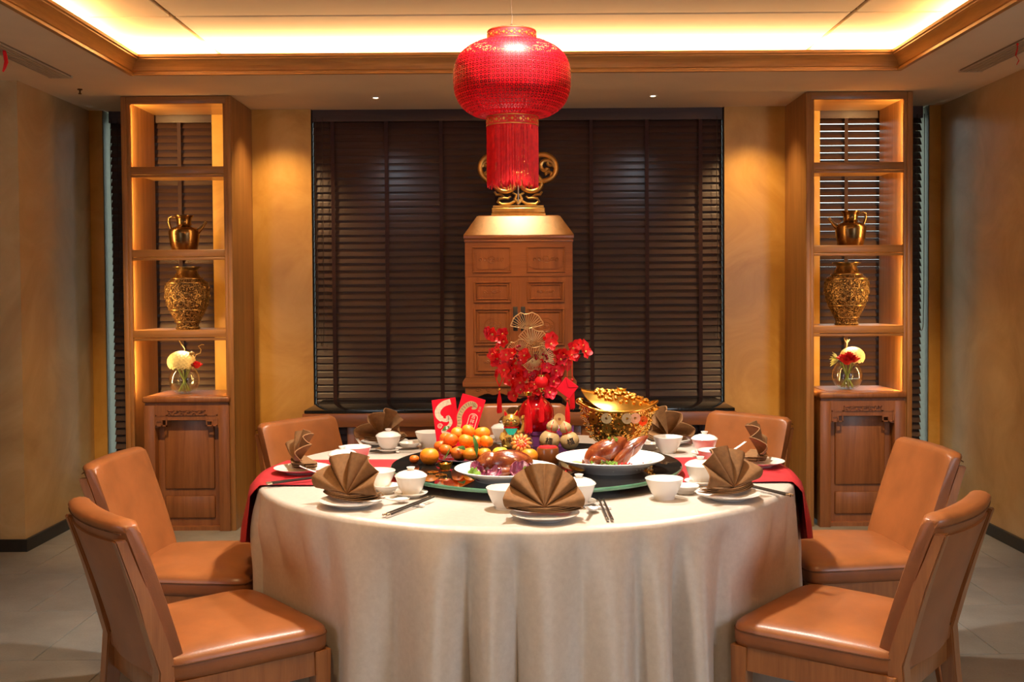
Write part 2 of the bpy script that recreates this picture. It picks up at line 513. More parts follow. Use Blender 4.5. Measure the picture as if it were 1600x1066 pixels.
# ---- linear air grilles in the soffit, with a red telltale ribbon, sprinkler head, small downlights
M_GRILLE = plain('grille_paint', (0.62, 0.52, 0.38), 0.5, var=0.05)
M_GRILLEB = plain('grille_backing', (0.26, 0.20, 0.13), 0.8, var=0.1)  # plate behind the slats, in a darker tone than theirs
for sx, side, lab in ((-1, 'left', 'long slatted air grille in the ceiling near the left bronze wall'), (1, 'right', 'long slatted air grille in the ceiling near the right bronze wall')):
    t = thing('air_grille', lab, 'air vent', (sx * 2.335, 4.6, CZ), 0, 'ceiling air grilles')
    MB().b2(-0.058, 0.058, -0.79, 0.79, -0.006, 0.0).build('backing', M_GRILLEB, t, smooth=0)
    for k in range(7):
        x = -0.051 + k * 0.017
        MB().b2(x - 0.0035, x + 0.0035, -0.785, 0.785, -0.012, -0.004).build('slat', M_GRILLE, t, smooth=0)
    for y in (-0.793, 0.793):
        MB().b2(-0.06, 0.06, y - 0.008, y + 0.008, -0.012, 0.0).build('end_cap', M_GRILLE, t, smooth=0)
    r = thing('ribbon', 'short red ribbon hanging from the %s ceiling air grille' % side, 'ribbon', (sx * 2.30 - 0.02, 4.775, CZ - 0.014))
    pts = [(0, 0, 0), (0.002, 0.004, -0.02), (0.008 * -sx, 0.0, -0.05), (0.004, -0.006, -0.075), (-0.006, -0.004, -0.095)]
    MB().tube(pts, [0.008, 0.009, 0.009, 0.007, 0.004], 6, flat=0.12).build('strip', M_RED, r)
    MB().ball((0, 0, 0.0), 0.006, n=8, m=6).build('knot', M_RED, r)
t = thing('sprinkler_head', 'tiny fire sprinkler head under the soffit left of the left shelf unit', 'sprinkler', (-2.38, 5.74, CZ))
MB().cyl((0, 0, -0.006), 0.013, 0.006, 16).build('rosette', M_BRASS, t)
MB().cyl((0, 0, -0.024), 0.005, 0.020, 10).build('stem', M_BRASS, t)
MB().cyl((0, 0, -0.028), 0.009, 0.004, 12).build('deflector', M_BRASS, t)
M_BULB = plain('lamp_lens', (0.9, 0.9, 0.9), 0.3, emit=(1, 0.9, 0.75), es=5)
for x, lab in ((-0.805, 'small recessed soffit downlight left of the red lantern'), (0.79, 'small recessed soffit downlight right of the red lantern')):
    t = thing('downlight', lab, 'ceiling light', (x, 6.045, CZ), 0, 'soffit downlights')
    MB().lathe([(0.016, 0.0), (0.016, -0.004), (0.024, -0.005), (0.026, 0.0)], 20).build('ring', M_CEIL, t)
    MB().cyl((0, 0, -0.003), 0.014, 0.002, 16).build('lens', M_BULB, t)
    light('SPOT', 'soffit_downlight_beam', (x, 6.045, CZ - 0.012), 1.6, COOL, target=(x * 0.85, 6.42, 1.75), size=0.015, spot=75, blend=0.9)

# ---- windows and their blinds
def window(n, x0, x1):
    w = struct(MB().b2(x0, x1, YB + 0.22, YB + 0.25, 0.12, 0.18).build('window_%d' % n, M_DARK, smooth=0))
    m = MB()
    for a, b in ((x0, x0 + 0.045), (x1 - 0.045, x1)): m.b2(a, b, YB + 0.215, YB + 0.255, 0.12, CZ)
    k = max(1, round((x1 - x0) / 0.85))
    for i in range(1, k):
        x = x0 + (x1 - x0) * i / k
        m.b2(x - 0.025, x + 0.025, YB + 0.215, YB + 0.255, 0.12, CZ)
    m.b2(x0, x1, YB + 0.215, YB + 0.255, CZ - 0.05, CZ)
    m.build('window_frame', M_DARK, w, smooth=0)
    for i in range(k):
        MB().b2(x0 + (x1 - x0) * i / k + 0.02, x0 + (x1 - x0) * (i + 1) / k - 0.02, YB + 0.232, YB + 0.238, 0.16, CZ - 0.04).build('pane', M_GLASS, w, smooth=0)
M_JAMB = plain('jamb_paint', (0.13, 0.11, 0.065), 0.7, var=0.1)
for nm, a, b in (('trim_5', -2.53, -2.524), ('trim_6', 2.524, 2.53)):
    struct(MB().b2(a, b, YB + 0.002, YB + 0.21, 0.12, CZ).build(nm, M_JAMB, smooth=0))  # liner boards added to tone down the sky-lit outer reveals
for nm, a, b in (('trim_7', -1.255, -1.252), ('trim_8', 1.272, 1.275), ('trim_9', -1.863, -1.860), ('trim_10', 1.860, 1.863)):
    struct(MB().b2(a, b, YB + 0.01, YB + 0.21, 0.12, CZ).build(nm, M_DARK, smooth=0))  # dark liners added to stop bright rims of skylight beside the blinds
# made-up windows out of view, put behind the side fill lights
for n_, sx in ((4, 1), (5, -1)):
    m = MB()
    for (y0, y1, z0, z1) in ((-0.55, -0.47, 0.65, 2.25), (1.17, 1.25, 0.65, 2.25), (-0.47, 1.17, 0.65, 0.72), (-0.47, 1.17, 2.18, 2.25)):
        m.b2(sx * 3.235, sx * 3.28, y0, y1, z0, z1)
    w_ = struct(m.build('window_%d' % n_, M_DARK, smooth=0))
    MB().b2(sx * 3.262, sx * 3.272, -0.47, 1.17, 0.72, 2.18).build('pane', plain('frosted_pane', (0.75, 0.80, 0.85), 0.5, var=0.02), w_, smooth=0)
window(1, -1.255, 1.275); window(2, -2.53, -1.86); window(3, 1.86, 2.53)

def blind(label, x0, x1, z0, tilt, tapes, cords, y=YB + 0.06):
    t = thing('window_blind', label, 'window blind', ((x0 + x1) / 2, y, z0), 0, 'dark wooden venetian blinds')
    w = x1 - x0; pitch = 0.044; wd = 0.053
    a = RAD(tilt)
    me = MB()
    # room edge (‑y) down, outer edge up, slightly crowned
    pts = []
    for s_ in (-1, 0, 1):
        q = s_ * wd / 2
        pts.append((q * cos(a) - (0.0016 if s_ == 0 else 0) * sin(a), q * sin(a) + (0.0016 if s_ == 0 else 0) * cos(a)))
    th = 0.0014
    poly = [(p[0] + th * sin(a), p[1] - th * cos(a)) for p in pts] + [(p[0] - th * sin(a), p[1] + th * cos(a)) for p in reversed(pts)]
    me.prism(poly, -w / 2, w / 2, 'x')
    me = me.mesh('slat', M_BLIND, smooth=0)
    top = CZ - 0.05 - z0
    n = int(top / pitch)
    for i in range(n):
        inst(me, 'slat', t, (0, 0, top - 0.03 - i * pitch), (random.gauss(0, 0.012), random.gauss(0, 0.0006), 0))
    MB().b2(-w / 2, w / 2, -0.035, 0.03, top - 0.022, top + 0.0495).build('head_rail', M_BLIND, t, smooth=0)
    MB().b2(-w / 2, w / 2, -0.014, 0.014, top - 0.03 - n * pitch - 0.004, top - 0.03 - n * pitch + 0.014, bev=0.003).build('bottom_rail', M_BLIND, t, smooth=0)
    for x in tapes:
        xx = x - (x0 + x1) / 2
        MB().b2(xx - 0.011, xx + 0.011, -0.032, -0.0305, top - 0.03 - n * pitch, top + 0.02).build('ladder_tape', M_TAPE, t, smooth=0)
    for (x, zb) in cords:
        xx = x - (x0 + x1) / 2; zl = zb - z0
        pts = [(xx - 0.012, -0.045, top)] + [(xx - 0.012 - 0.004 * sin(k), -0.05, top + (zl + 0.05 - top) * k / 6) for k in range(1, 7)]
        pts += [(xx + 0.012 * -cos(pi * k / 6) + 0.012, -0.052, zl + 0.05 - 0.05 * sin(pi * k / 6)) for k in range(1, 7)]
        pts += [(xx + 0.028, -0.05, zl + 0.05 + (top - zl - 0.05) * k / 6) for k in range(1, 7)]
        MB().tube(pts, 0.0022, 6).build('pull_cord', M_CORD, t)
    return t

blind('wide dark wooden blind across the back wall behind the tall cabinet', -1.2505, 1.2705, 0.125, 70,
      (-1.128, -0.798, -0.462, -0.12, 0.13, 0.462, 0.804, 1.134), ((-1.215, 1.03), (1.245, 1.02)))
blind('narrow dark wooden blind behind the left shelf unit', -2.50, -1.865, 0.14, 63, (-2.07, -2.40), ((-2.47, 1.15),))
blind('narrow dark wooden blind with daylight slits behind the right shelf unit', 1.865, 2.50, 0.14, 55, (2.03, 2.38), ((2.475, 1.10),))
# ================================================================== FURNITURE AGAINST THE BACK WALL
M_LED = plain('led_strip', (1, 0.8, 0.5), 0.5, emit=(1.0, 0.60, 0.20), es=14)

def shelf_unit(sx, label):
    x0, x1 = (-2.238, -1.615) if sx < 0 else (1.645, 2.250)
    t = thing('shelf_unit', label, 'shelf', ((x0 + x1) / 2, 5.95, 0), 0, 'built-in display shelf units')
    w = (x1 - x0) / 2
    for s in (-1, 1):
        a, b = (s * w - s * 0.028, s * w)
        p = MB().b2(min(a, b), max(a, b), 0.02, YB - 5.95 - 0.004, 0, CZ - 0.003).build('side_panel', M_WOOD, t, smooth=0)
        st = MB()
        st.b2(min(s * w, s * (w - 0.030)), max(s * w, s * (w - 0.030)), -0.004, 0.024, 0, CZ - 0.003, bev=0.003)
        st.b2(min(s * (w - 0.026), s * (w - 0.048)), max(s * (w - 0.026), s * (w - 0.048)), 0.004, 0.026, 0, CZ - 0.003, bev=0.003)
        st.build('stile', M_WOOD, t)
    hd = MB(); hd.b2(-w + 0.03, w - 0.03, 0.0, 0.026, CZ - 0.045, CZ - 0.003, bev=0.003)
    hd.build('header', M_WOODX, t)
    MB().b2(-w + 0.028, w - 0.028, 0.026, YB - 5.95 - 0.004, CZ - 0.03, CZ - 0.003).build('top_panel', M_WOODX, t, smooth=0)
    tops = (2.078, 1.607, 1.148)
    for z in tops:
        sh = MB().b2(-w + 0.028, w - 0.028, 0.028, YB - 5.95 - 0.02, z - 0.03, z).build('shelf', M_WOODX, t, smooth=0)
        lp = MB().b2(-w + 0.046, w - 0.046, 0.002, 0.030, z - 0.040, z + 0.002, bev=0.003)
        lp.b2(-w + 0.046, w - 0.046, 0.008, 0.030, z - 0.058, z - 0.043, bev=0.002)
        lp.build('edge_lip', M_WOODX, sh)
    zs = [CZ - 0.045, 2.078, 1.607, 1.148, 0.78]
    for k in range(4):
        zt = zs[k] - 0.07 if k else zs[k] - 0.01
        zb = zs[k + 1] + 0.012
        for s in (-1, 1):
            x = s * (w - 0.037)
            MB().b2(x - 0.006, x + 0.006, 0.027, 0.031, zb, zt).build('led_strip', M_LED, t, smooth=0)
            light('AREA', 'shelf_led', ((x0 + x1) / 2 + x, 5.985, (zt + zb) / 2), 3.2 if s == sx else 0.5, AMBER,
                  target=((x0 + x1) / 2 + x - s * 0.10, 6.4, (zt + zb) / 2), size=0.012, size_y=zt - zb)
    return t
shelf_unit(-1, 'tall lit wooden shelf unit left of the wide blind')
shelf_unit(1, 'tall lit wooden shelf unit right of the wide blind')

# ---- carved pedestals standing inside the shelf units
def fret(m, x0, x1, z0, z1, y0, y1, t_=0.007):
    """a meander of square bars inside a rectangle"""
    m.b2(x0, x1, y0, y1, z1 - t_, z1); m.b2(x0, x1, y0, y1, z0, z0 + t_)
    n = max(1, int((x1 - x0) / 0.034))
    for i in range(n + 1):
        x = x0 + (x1 - x0 - t_) * i / n
        m.b2(x, x + t_, y0, y1, z0, z1)
        if i < n:
            xm = x + (x1 - x0) / n * 0.5
            zz = z0 + (z1 - z0) * (0.55 if i % 2 else 0.42)
            m.b2(x + t_, xm + t_, y0, y1, zz, zz + t_)
            m.b2(xm, xm + t_, y0, y1, zz if i % 2 else z0, z1 if i % 2 else zz)

def pedestal(x, label):
    t = thing('pedestal', label, 'pedestal', (x, 5.935, 0), 0, 'carved wooden pedestals')
    w, d, h = 0.243, 0.42, 0.772
    top = MB(); top.b2(-w - 0.006, w + 0.006, -0.012, d, h - 0.036, h, bev=0.012, seg=3).build('top', M_PED, t)
    MB().b2(-w + 0.05, w - 0.05, 0.05, d - 0.05, h - 0.001, h + 0.003, bev=0.001, seg=1).build('top_inlay', M_PED, t)
    MB().b2(-w + 0.006, w - 0.006, 0.006, d - 0.01, h - 0.05, h - 0.036).build('neck', M_PED, t)
    for sx_ in (-1, 1):
        for y in (0.0, d - 0.07):
            MB().b2(sx_ * w, sx_ * (w - 0.062), y, y + 0.062, 0, h - 0.05, bev=0.003).build('leg', M_PED, t)
        MB().b2(sx_ * (w - 0.012), sx_ * (w - 0.022), 0.06, d - 0.06, 0.02, h - 0.05).build('side_board', M_PED, t, smooth=0)
    MB().b2(-w + 0.06, w - 0.06, 0.002, 0.03, h - 0.135, h - 0.05).build('top_rail', M_PED, t, smooth=0)
    # scalloped fretwork apron
    pts = []
    for k in range(33):
        u = -1 + 2 * k / 32
        a = abs(u)
        z = -0.165 if a > 0.84 else (-0.165 + 0.075 * min(1, (0.84 - a) / 0.22) ** 0.8 if a > 0.5 else -0.09 + 0.012 * cos((0.5 - a) * 12.5 + pi))
        if 0.70 < a < 0.80: z += 0.006
        pts.append((u * (w - 0.058), h + z - 0.012))
    ap = MB().prism([(-w + 0.058, h - 0.098), (w - 0.058, h - 0.098)] + pts[::-1], 0.004, 0.022, 'y').build('apron', M_PED, t, smooth=0)
    fm = MB()
    fret(fm, -w + 0.066, -w + 0.132, h - 0.170, h - 0.104, -0.001, 0.006)
    fret(fm, w - 0.132, w - 0.066, h - 0.170, h - 0.104, -0.001, 0.006)
    fret(fm, -w + 0.135, w - 0.135, h - 0.107, h - 0.078, -0.004, 0.006, 0.005)
    fm.build('fretwork', M_PED, ap, smooth=0)
    MB().b2(-w + 0.05, w - 0.05, 0.058, 0.075, 0.02, h - 0.06).build('door', M_PED, t, smooth=0)
    for (z0, z1) in ((0.235, h - 0.10), (0.065, 0.195)):
        fr = MB()
        fr.b2(-w + 0.10, w - 0.10, 0.048, 0.060, z0, z1, bev=0.008, seg=2)
        fr.build('door_panel', M_PED, t)
    MB().b2(-w + 0.06, w - 0.06, 0.02, 0.058, 0.0, 0.022).build('bottom_rail', M_PED, t, smooth=0)
    return t
pedestal(-1.887, 'carved wooden pedestal standing in the left shelf unit')
pedestal(1.965, 'carved wooden pedestal standing in the right shelf unit')

# ---- long console under the wide blind
M_STONE = plain('black_polished_stone', (0.012, 0.010, 0.009), 0.07, var=0.5, vscale=14)
t = thing('console', 'long wooden console with a polished black top below the wide blind', 'console table', (0.01, 5.83, 0))
MB().b2(-1.205, 1.205, 0, 0.575, 0.682, 0.70, bev=0.003).build('stone_top', M_STONE, t)
MB().b2(-1.215, 1.215, -0.004, 0.575, 0.605, 0.681, bev=0.004).build('apron', M_CABX, t)
for x in (-0.92, -0.30, 0.30, 0.92):
    MB().b2(x - 0.05, x + 0.05, 0.03, 0.54, 0.0, 0.605, bev=0.004).build('leg', M_CAB, t)
for a, b in ((-0.87, -0.35), (-0.25, 0.25), (0.35, 0.87)):
    MB().b2(a, b, 0.02, 0.05, 0.545, 0.605).build('lower_rail', M_CABX, t, smooth=0)

# ---- tall cabinet with a hipped roof on the console
CX = 0.012
t = thing('tall_cabinet', 'tall carved wooden cabinet with a sloping hipped top on the console', 'cabinet', (CX, 6.05, 0.70))
B0 = 0.70
W2 = 0.311
D2 = 0.335
MB().b2(-W2, W2, 0.012, D2, 0.14, 0.945).build('body', M_CAB, t, smooth=0)
pl = MB(); pl.b2(-W2 - 0.02, W2 + 0.02, -0.012, D2 + 0.01, 0.105, 0.135, bev=0.005); pl.prism([(-W2 - 0.02, 0.135), (W2 + 0.02, 0.135), (W2 + 0.002, 0.16), (-W2 - 0.002, 0.16)], -0.012, D2, 'y')
pl.build('plinth', M_CABX, t, smooth=20)
# scalloped skirt with legs
pts = []
for k in range(41):
    u = -1 + 2 * k / 40; a = abs(u)
    z = 0.0 if a > 0.90 else (0.055 * (0.90 - a) / 0.16 if a > 0.74 else 0.055 + 0.012 * abs(sin(a * 4.2 * pi)) - (0.02 if a < 0.12 else 0))
    pts.append((u * (W2 + 0.004), max(0.0, z)))
sk = MB().prism([(-W2 - 0.004, 0.105), (W2 + 0.004, 0.105)] + pts[::-1], 0.0, 0.025, 'y').build('skirt', M_CABX, t, smooth=0)
for k in range(9):
    x = -0.24 + k * 0.06
    cv = MB(); cv.tube([(x + 0.018 * cos(q) * (1 - q / 9), -0.001, 0.088 + 0.011 * sin(q) * (1 - q / 9)) for q in [i * 0.6 for i in range(12)]], 0.0028, 6); cv.build('skirt_carving', M_CAB, sk)
for s_ in (-1, 1):
    MB().b2(s_ * W2, s_ * (W2 - 0.05), D2 - 0.05, D2, 0, 0.105).build('leg', M_CAB, t, smooth=0)

def rect_frame(m, x0, x1, z0, z1, y, wd=0.010, dp=0.008):
    m.b2(x0, x1, y - dp, y, z1 - wd, z1, bev=0.002, seg=1); m.b2(x0, x1, y - dp, y, z0, z0 + wd, bev=0.002, seg=1)
    m.b2(x0, x0 + wd, y - dp, y, z0 + wd, z1 - wd, bev=0.002, seg=1); m.b2(x1 - wd, x1, y - dp, y, z0 + wd, z1 - wd, bev=0.002, seg=1)

def scrolls(m, cx, cz, rx, rz, y, n=3):
    for k in range(n):
        for s_ in (-1, 1):
            x = cx + s_ * rx * (k + 0.5) / n
            r0 = min(rx / n * 0.5, rz * 0.8)
            m.tube([(x + s_ * r0 * (1 - q / 14) * cos(q * 0.62 + k), y, cz + r0 * (1 - q / 14) * sin(q * 0.62 + k) * (1 if k % 2 else -1)) for q in range(13)], 0.0032, 5)

# upper fascia with two carved plaques
up = MB().b2(-W2, W2, 0.0, 0.014, 0.745, 0.945).build('fascia', M_CABX, t, smooth=0)
for s_ in (-1, 1):
    x0, x1 = sorted((s_ * 0.045, s_ * 0.268))
    m = MB(); rect_frame(m, x0, x1, 0.768, 0.918, 0.001, 0.008, 0.010)
    m.build('plaque_frame', M_CABX, up)
    m = MB(); cxx = (x0 + x1) / 2; hw, hh = 0.092, 0.055
    ch = 0.018
    poly = [(cxx - hw + ch, 0.843 - hh), (cxx + hw - ch, 0.843 - hh), (cxx + hw, 0.843 - hh + ch), (cxx + hw, 0.843 + hh - ch), (cxx + hw - ch, 0.843 + hh), (cxx - hw + ch, 0.843 + hh), (cxx - hw, 0.843 + hh - ch), (cxx - hw, 0.843 - hh + ch)]
    m.prism(poly, -0.006, 0.002, 'y')
    scrolls(m, cxx, 0.843, hw * 0.85, hh * 0.75, -0.0065, 3)
    m.tube([(cxx + 0.02 * cos(q * pi / 6), -0.0065, 0.843 + 0.02 * sin(q * pi / 6)) for q in range(12)], 0.0025, 5, closed=True)
    m.build('carved_plaque', M_CAB, up)
for s_ in (-1, 1):
    x0, x1 = sorted((s_ * 0.002, s_ * (W2 - 0.001)))
    dr = MB().b2(x0, x1, 0.0, 0.014, 0.162, 0.741).build('door', M_CAB, t, smooth=0)
    xa, xb = sorted((s_ * 0.046, s_ * 0.262))
    for (z0, z1, car) in ((0.595, 0.718, 0), (0.345, 0.562, 1), (0.180, 0.318, 0)):
        m = MB(); rect_frame(m, xa, xb, z0, z1, 0.001, 0.010, 0.013); rect_frame(m, xa + 0.017, xb - 0.017, z0 + 0.017, z1 - 0.017, 0.001, 0.007, 0.009)
        if car: rect_frame(m, xa + 0.028, xb - 0.028, z0 + 0.028, z1 - 0.028, 0.001, 0.004, 0.003)
        m.build('panel_moulding', M_CAB, dr)
        m = MB(); cxx = (xa + xb) / 2; cz_ = (z0 + z1) / 2
        if car:
            r = 0.062
            m.prism([(cxx + r * cos(pi / 8 + q * pi / 4), cz_ + r * sin(pi / 8 + q * pi / 4)) for q in range(8)], -0.004, 0.002, 'y')
            for rr in (0.05, 0.028):
                m.tube([(cxx + rr * cos(q * pi / 10), -0.004, cz_ + rr * sin(q * pi / 10)) for q in range(20)], 0.0022, 5, closed=True)
            scrolls(m, cxx, cz_, 0.042, 0.04, -0.004, 2)
        else:
            m.b2(cxx - 0.062, cxx + 0.062, -0.002, 0.002, cz_ - 0.026, cz_ + 0.026)
            scrolls(m, cxx, cz_, 0.055, 0.022, -0.002, 3)
        m.build('carved_panel', M_CAB, dr)
    hd = MB(); hx = s_ * 0.022
    hd.b2(hx - 0.013, hx + 0.013, -0.004, 0.001, 0.43, 0.57, bev=0.002)
    hd.tube([(hx, -0.004, 0.478), (hx, -0.013, 0.474), (hx, -0.016, 0.462), (hx, -0.010, 0.452)], 0.004, 8)
    hd.build('handle', M_DARK, dr)
cn = MB(); cn.b2(-W2 - 0.004, W2 + 0.004, -0.006, D2, 0.945, 0.955, bev=0.002); cn.b2(-W2 - 0.002, W2 + 0.002, -0.002, D2, 0.955, 0.963)
cn.b2(-W2 - 0.008, W2 + 0.008, -0.010, D2, 0.963, 0.985, bev=0.004)
cn.build('cornice', M_CABX, t)
rf = MB()
zb, zt = 0.985, 1.10
b = [(-W2 - 0.008, -0.010), (W2 + 0.008, -0.010), (W2 + 0.008, D2), (-W2 - 0.008, D2)]
tt = [(-0.243, 0.085), (0.243, 0.085), (0.243, D2 - 0.08), (-0.243, D2 - 0.08)]
Bv = [rf.bm.verts.new((*p, zb)) for p in b]; Tv = [rf.bm.verts.new((*p, zt)) for p in tt]
rf.bm.faces.new(Bv[::-1]); rf.bm.faces.new(Tv)
for k in range(4): rf.bm.faces.new((Bv[k], Bv[(k + 1) % 4], Tv[(k + 1) % 4], Tv[k]))
rf.b2(-0.235, 0.235, 0.095, D2 - 0.09, zt, zt + 0.005)
rf.build('hipped_top', wood('honey_veneer', (0.36, 0.155, 0.035), (0.52, 0.25, 0.07), rough=0.45, coat=0.0), t, smooth=0)
OZ = 0.70 + zt + 0.005

# ---- gilt openwork ornament on the cabinet
t = thing('gilt_ornament', 'gilded openwork scroll ornament on a stepped base on top of the tall cabinet', 'ornament', (CX, 6.05 + 0.165, OZ))
bs = MB(); bs.b2(-0.160, 0.160, -0.055, 0.055, 0, 0.014, bev=0.003); bs.b2(-0.157, 0.157, -0.053, 0.053, 0.014, 0.046, bev=0.006, seg=3); bs.b2(-0.150, 0.150, -0.048, 0.048, 0.046, 0.060, bev=0.004)
bs.build('base', M_GILT, t)
MB().cyl((0, 0, 0.06), 0.007, 0.20, 12).build('stem', plain('chrome', (0.8, 0.8, 0.82), 0.1, metal=1, var=0.02), t)
def ringpts(cx, cz, r, n=28, a0=0, a1=2 * pi, y=0.0, sq=1.0):
    return [(cx + r * cos(a0 + (a1 - a0) * k / n), y, cz + r * sq * sin(a0 + (a1 - a0) * k / n)) for k in range(n + (0 if abs(a1 - a0) > 6.28 else 1))]
def spiral(cx, cz, r0, a0, turns, sgn, n=22, r1=0.25):
    return [(cx + r0 * (1 - (1 - r1) * k / n) * cos(a0 + sgn * turns * 2 * pi * k / n), 0, cz + r0 * (1 - (1 - r1) * k / n) * sin(a0 + sgn * turns * 2 * pi * k / n)) for k in range(n + 1)]
for s_ in (-1, 1):
    m = MB()
    m.tube(ringpts(s_ * 0.147, 0.285, 0.078), 0.017, 10, closed=True)
    m.tube(spiral(s_ * 0.165, 0.29, 0.05, 0 if s_ > 0 else pi, 0.9, s_), [0.013] * 20 + [0.015] * 3, 8)
    m.tube(spiral(s_ * 0.185, 0.315, 0.028, pi / 2, 0.8, -s_), 0.011, 8)
    m.tube(spiral(s_ * 0.175, 0.245, 0.03, -pi / 2, 0.8, s_), 0.011, 8)
    m.build('side_scroll', M_GILT, t)
    m = MB()
    m.tube(ringpts(s_ * 0.078, 0.195, 0.062, sq=0.8), 0.014, 10, closed=True)
    m.tube(spiral(s_ * 0.078, 0.19, 0.035, 0, 0.9, s_), 0.008, 8)
    m.build('lower_scroll', M_GILT, t)
    m = MB()
    m.tube([(0, 0, 0.075), (s_ * 0.02, 0, 0.10), (s_ * 0.012, 0, 0.125), (s_ * 0.035, 0, 0.14)], [0.011, 0.010, 0.009, 0.006], 8)
    m.tube([(s_ * 0.018, 0, 0.09), (s_ * 0.05, 0, 0.072), (s_ * 0.10, 0, 0.070), (s_ * 0.122, 0, 0.085), (s_ * 0.112, 0, 0.103), (s_ * 0.085, 0, 0.108), (s_ * 0.06, 0, 0.105), (s_ * 0.045, 0, 0.118)], [0.008, 0.009, 0.010, 0.010, 0.009, 0.009, 0.008, 0.006], 8)
    m.tube([(s_ * 0.085, 0, 0.115), (s_ * 0.105, 0, 0.128), (s_ * 0.13, 0, 0.128), (s_ * 0.142, 0, 0.145)], [0.007, 0.009, 0.009, 0.006], 8)
    m.build('foot_scroll', M_GILT, t)
m = MB(); m.tube(ringpts(0, 0.335, 0.085), 0.013, 10, closed=True); m.tube(spiral(-0.03, 0.33, 0.03, 0, 0.9, 1), 0.008, 8); m.tube(spiral(0.03, 0.33, 0.03, pi, 0.9, -1), 0.008, 8)
m.build('crown_scroll', M_GILT, t)
# ================================================================== DISPLAY PIECES IN THE SHELVES
def ewer(x, y, z, sgn, label):
    t = thing('ewer', label, 'jug', (x, y, z), 0, 'brass ewers on the shelves')
    MB().lathe([(0, 0), (0.066, 0), (0.072, 0.006), (0.082, 0.05), (0.088, 0.10), (0.088, 0.118), (0.078, 0.134), (0.052, 0.146), (0.043, 0.156), (0.040, 0.172),
                (0.045, 0.195), (0.055, 0.205), (0.056, 0.210), (0.050, 0.209), (0.036, 0.19), (0.034, 0.165), (0, 0.160)], 40).build('body', M_BRASS, t)
    MB().tube([(sgn * 0.078, 0, 0.115), (sgn * 0.10, 0, 0.135), (sgn * 0.118, 0, 0.158), (sgn * 0.130, 0, 0.172)], [0.017, 0.012, 0.009, 0.009], 12).build('spout', M_BRASS, t)
    s = -sgn
    MB().tube([(s * 0.046, 0, 0.196), (s * 0.070, 0, 0.204), (s * 0.088, 0, 0.196), (s * 0.090, 0, 0.170), (s * 0.082, 0, 0.145), (s * 0.076, 0, 0.128)], [0.006, 0.008, 0.008, 0.008, 0.007, 0.006], 10).build('handle', M_BRASS, t)
    return t
ewer(-1.955, 6.16, 1.607, 1, 'dark brass ewer with its spout to the right on the left shelf unit')
ewer(1.965, 6.16, 1.607, -1, 'dark brass ewer with its spout to the left on the right shelf unit')

M_EMB, _nt, _b = nodes('embossed_bronze')
_v = coords(_nt, (1, 1, 1))
_vo = _nt.nodes.new('ShaderNodeTexVoronoi'); _vo.feature = 'DISTANCE_TO_EDGE'; _vo.inputs['Scale'].default_value = 38; _nt.links.new(_v, _vo.inputs['Vector'])
_n = noise(_nt, _v, 34, 3, 0.5, 2.5)
_mm = _nt.nodes.new('ShaderNodeMath'); _mm.operation = 'SINE'
_m2 = _nt.nodes.new('ShaderNodeMath'); _m2.operation = 'MULTIPLY'; _m2.inputs[1].default_value = 26; _nt.links.new(_n, _m2.inputs[0]); _nt.links.new(_m2.outputs[0], _mm.inputs[0])
_nt.links.new(ramp(_nt, _mm.outputs[0], [(0.0, (0.035, 0.018, 0.008)), (0.5, (0.11, 0.060, 0.022)), (1.0, (0.36, 0.22, 0.085))]), _b.inputs['Base Color'])
_b.inputs['Metallic'].default_value = 0.85; _b.inputs['Roughness'].default_value = 0.36
bump(_nt, _b, _mm.outputs[0], 0.5, 0.004)
M_BRONZE = plain('worn_bronze', (0.17, 0.10, 0.04), 0.34, metal=0.9, var=0.3, vscale=22)

def vase(x, y, z, label):
    t = thing('vase', label, 'vase', (x, y, z), 0, 'embossed bronze vases on the shelves')
    body = [(0, 0), (0.066, 0), (0.070, 0.008), (0.062, 0.022), (0.070, 0.045), (0.095, 0.09), (0.117, 0.14), (0.127, 0.19), (0.128, 0.23), (0.122, 0.262), (0.106, 0.285), (0.088, 0.298)]
    MB().lathe(body, 48).build('body', M_EMB, t)
    MB().lathe([(0.088, 0.298), (0.070, 0.312), (0.062, 0.330), (0.058, 0.346), (0.066, 0.358), (0.082, 0.364), (0.082, 0.369), (0.060, 0.366), (0.052, 0.350), (0.055, 0.32), (0, 0.31)], 48).build('neck', M_BRONZE, t)
    for (r, zz) in ((0.106, 0.115), (0.118, 0.272), (0.089, 0.298), (0.072, 0.044)):
        bn = MB(); bn.lathe([(r - 0.003, zz - 0.003), (r + 0.003, zz - 0.003), (r + 0.004, zz), (r + 0.003, zz + 0.003), (r - 0.003, zz + 0.003)], 48); bn.build('band', M_BRONZE, t)
    zg = MB()
    zg.tube([((0.075 - 0.012 * (k % 2)) * cos(2 * pi * k / 24), (0.075 - 0.012 * (k % 2)) * sin(2 * pi * k / 24), 0.308 + 0.022 * (k % 2)) for k in range(24)], 0.002, 5, closed=True)
    # raised scrolling vines round the belly
    def rad(zz):
        for (r0, z0), (r1, z1) in zip(body[:-1], body[1:]):
            if z0 <= zz <= z1 and z1 > z0: return r0 + (r1 - r0) * (zz - z0) / (z1 - z0)
        return 0.1
    for row, zc in enumerate((0.150, 0.195, 0.24)):
        for k in range(12):
            a0 = 2 * pi * (k + 0.5 * (row % 2)) / 12
            p = []
            for q in range(14):
                rr = 0.021 * (1 - q / 17); th = q * 0.62 * (1 if k % 2 else -1)
                zz = zc + rr * sin(th); R_ = rad(zz) + 0.001
                a = a0 + rr * cos(th) / R_
                p.append((R_ * cos(a), R_ * sin(a), zz))
            zg.tube(p, 0.0026, 5)
    zg.build('vine_relief', M_BRONZE, t)
    return t
vase(-1.945, 6.17, 1.148, 'tall embossed bronze vase on the left shelf unit')
vase(1.945, 6.17, 1.148, 'tall embossed bronze vase on the right shelf unit')

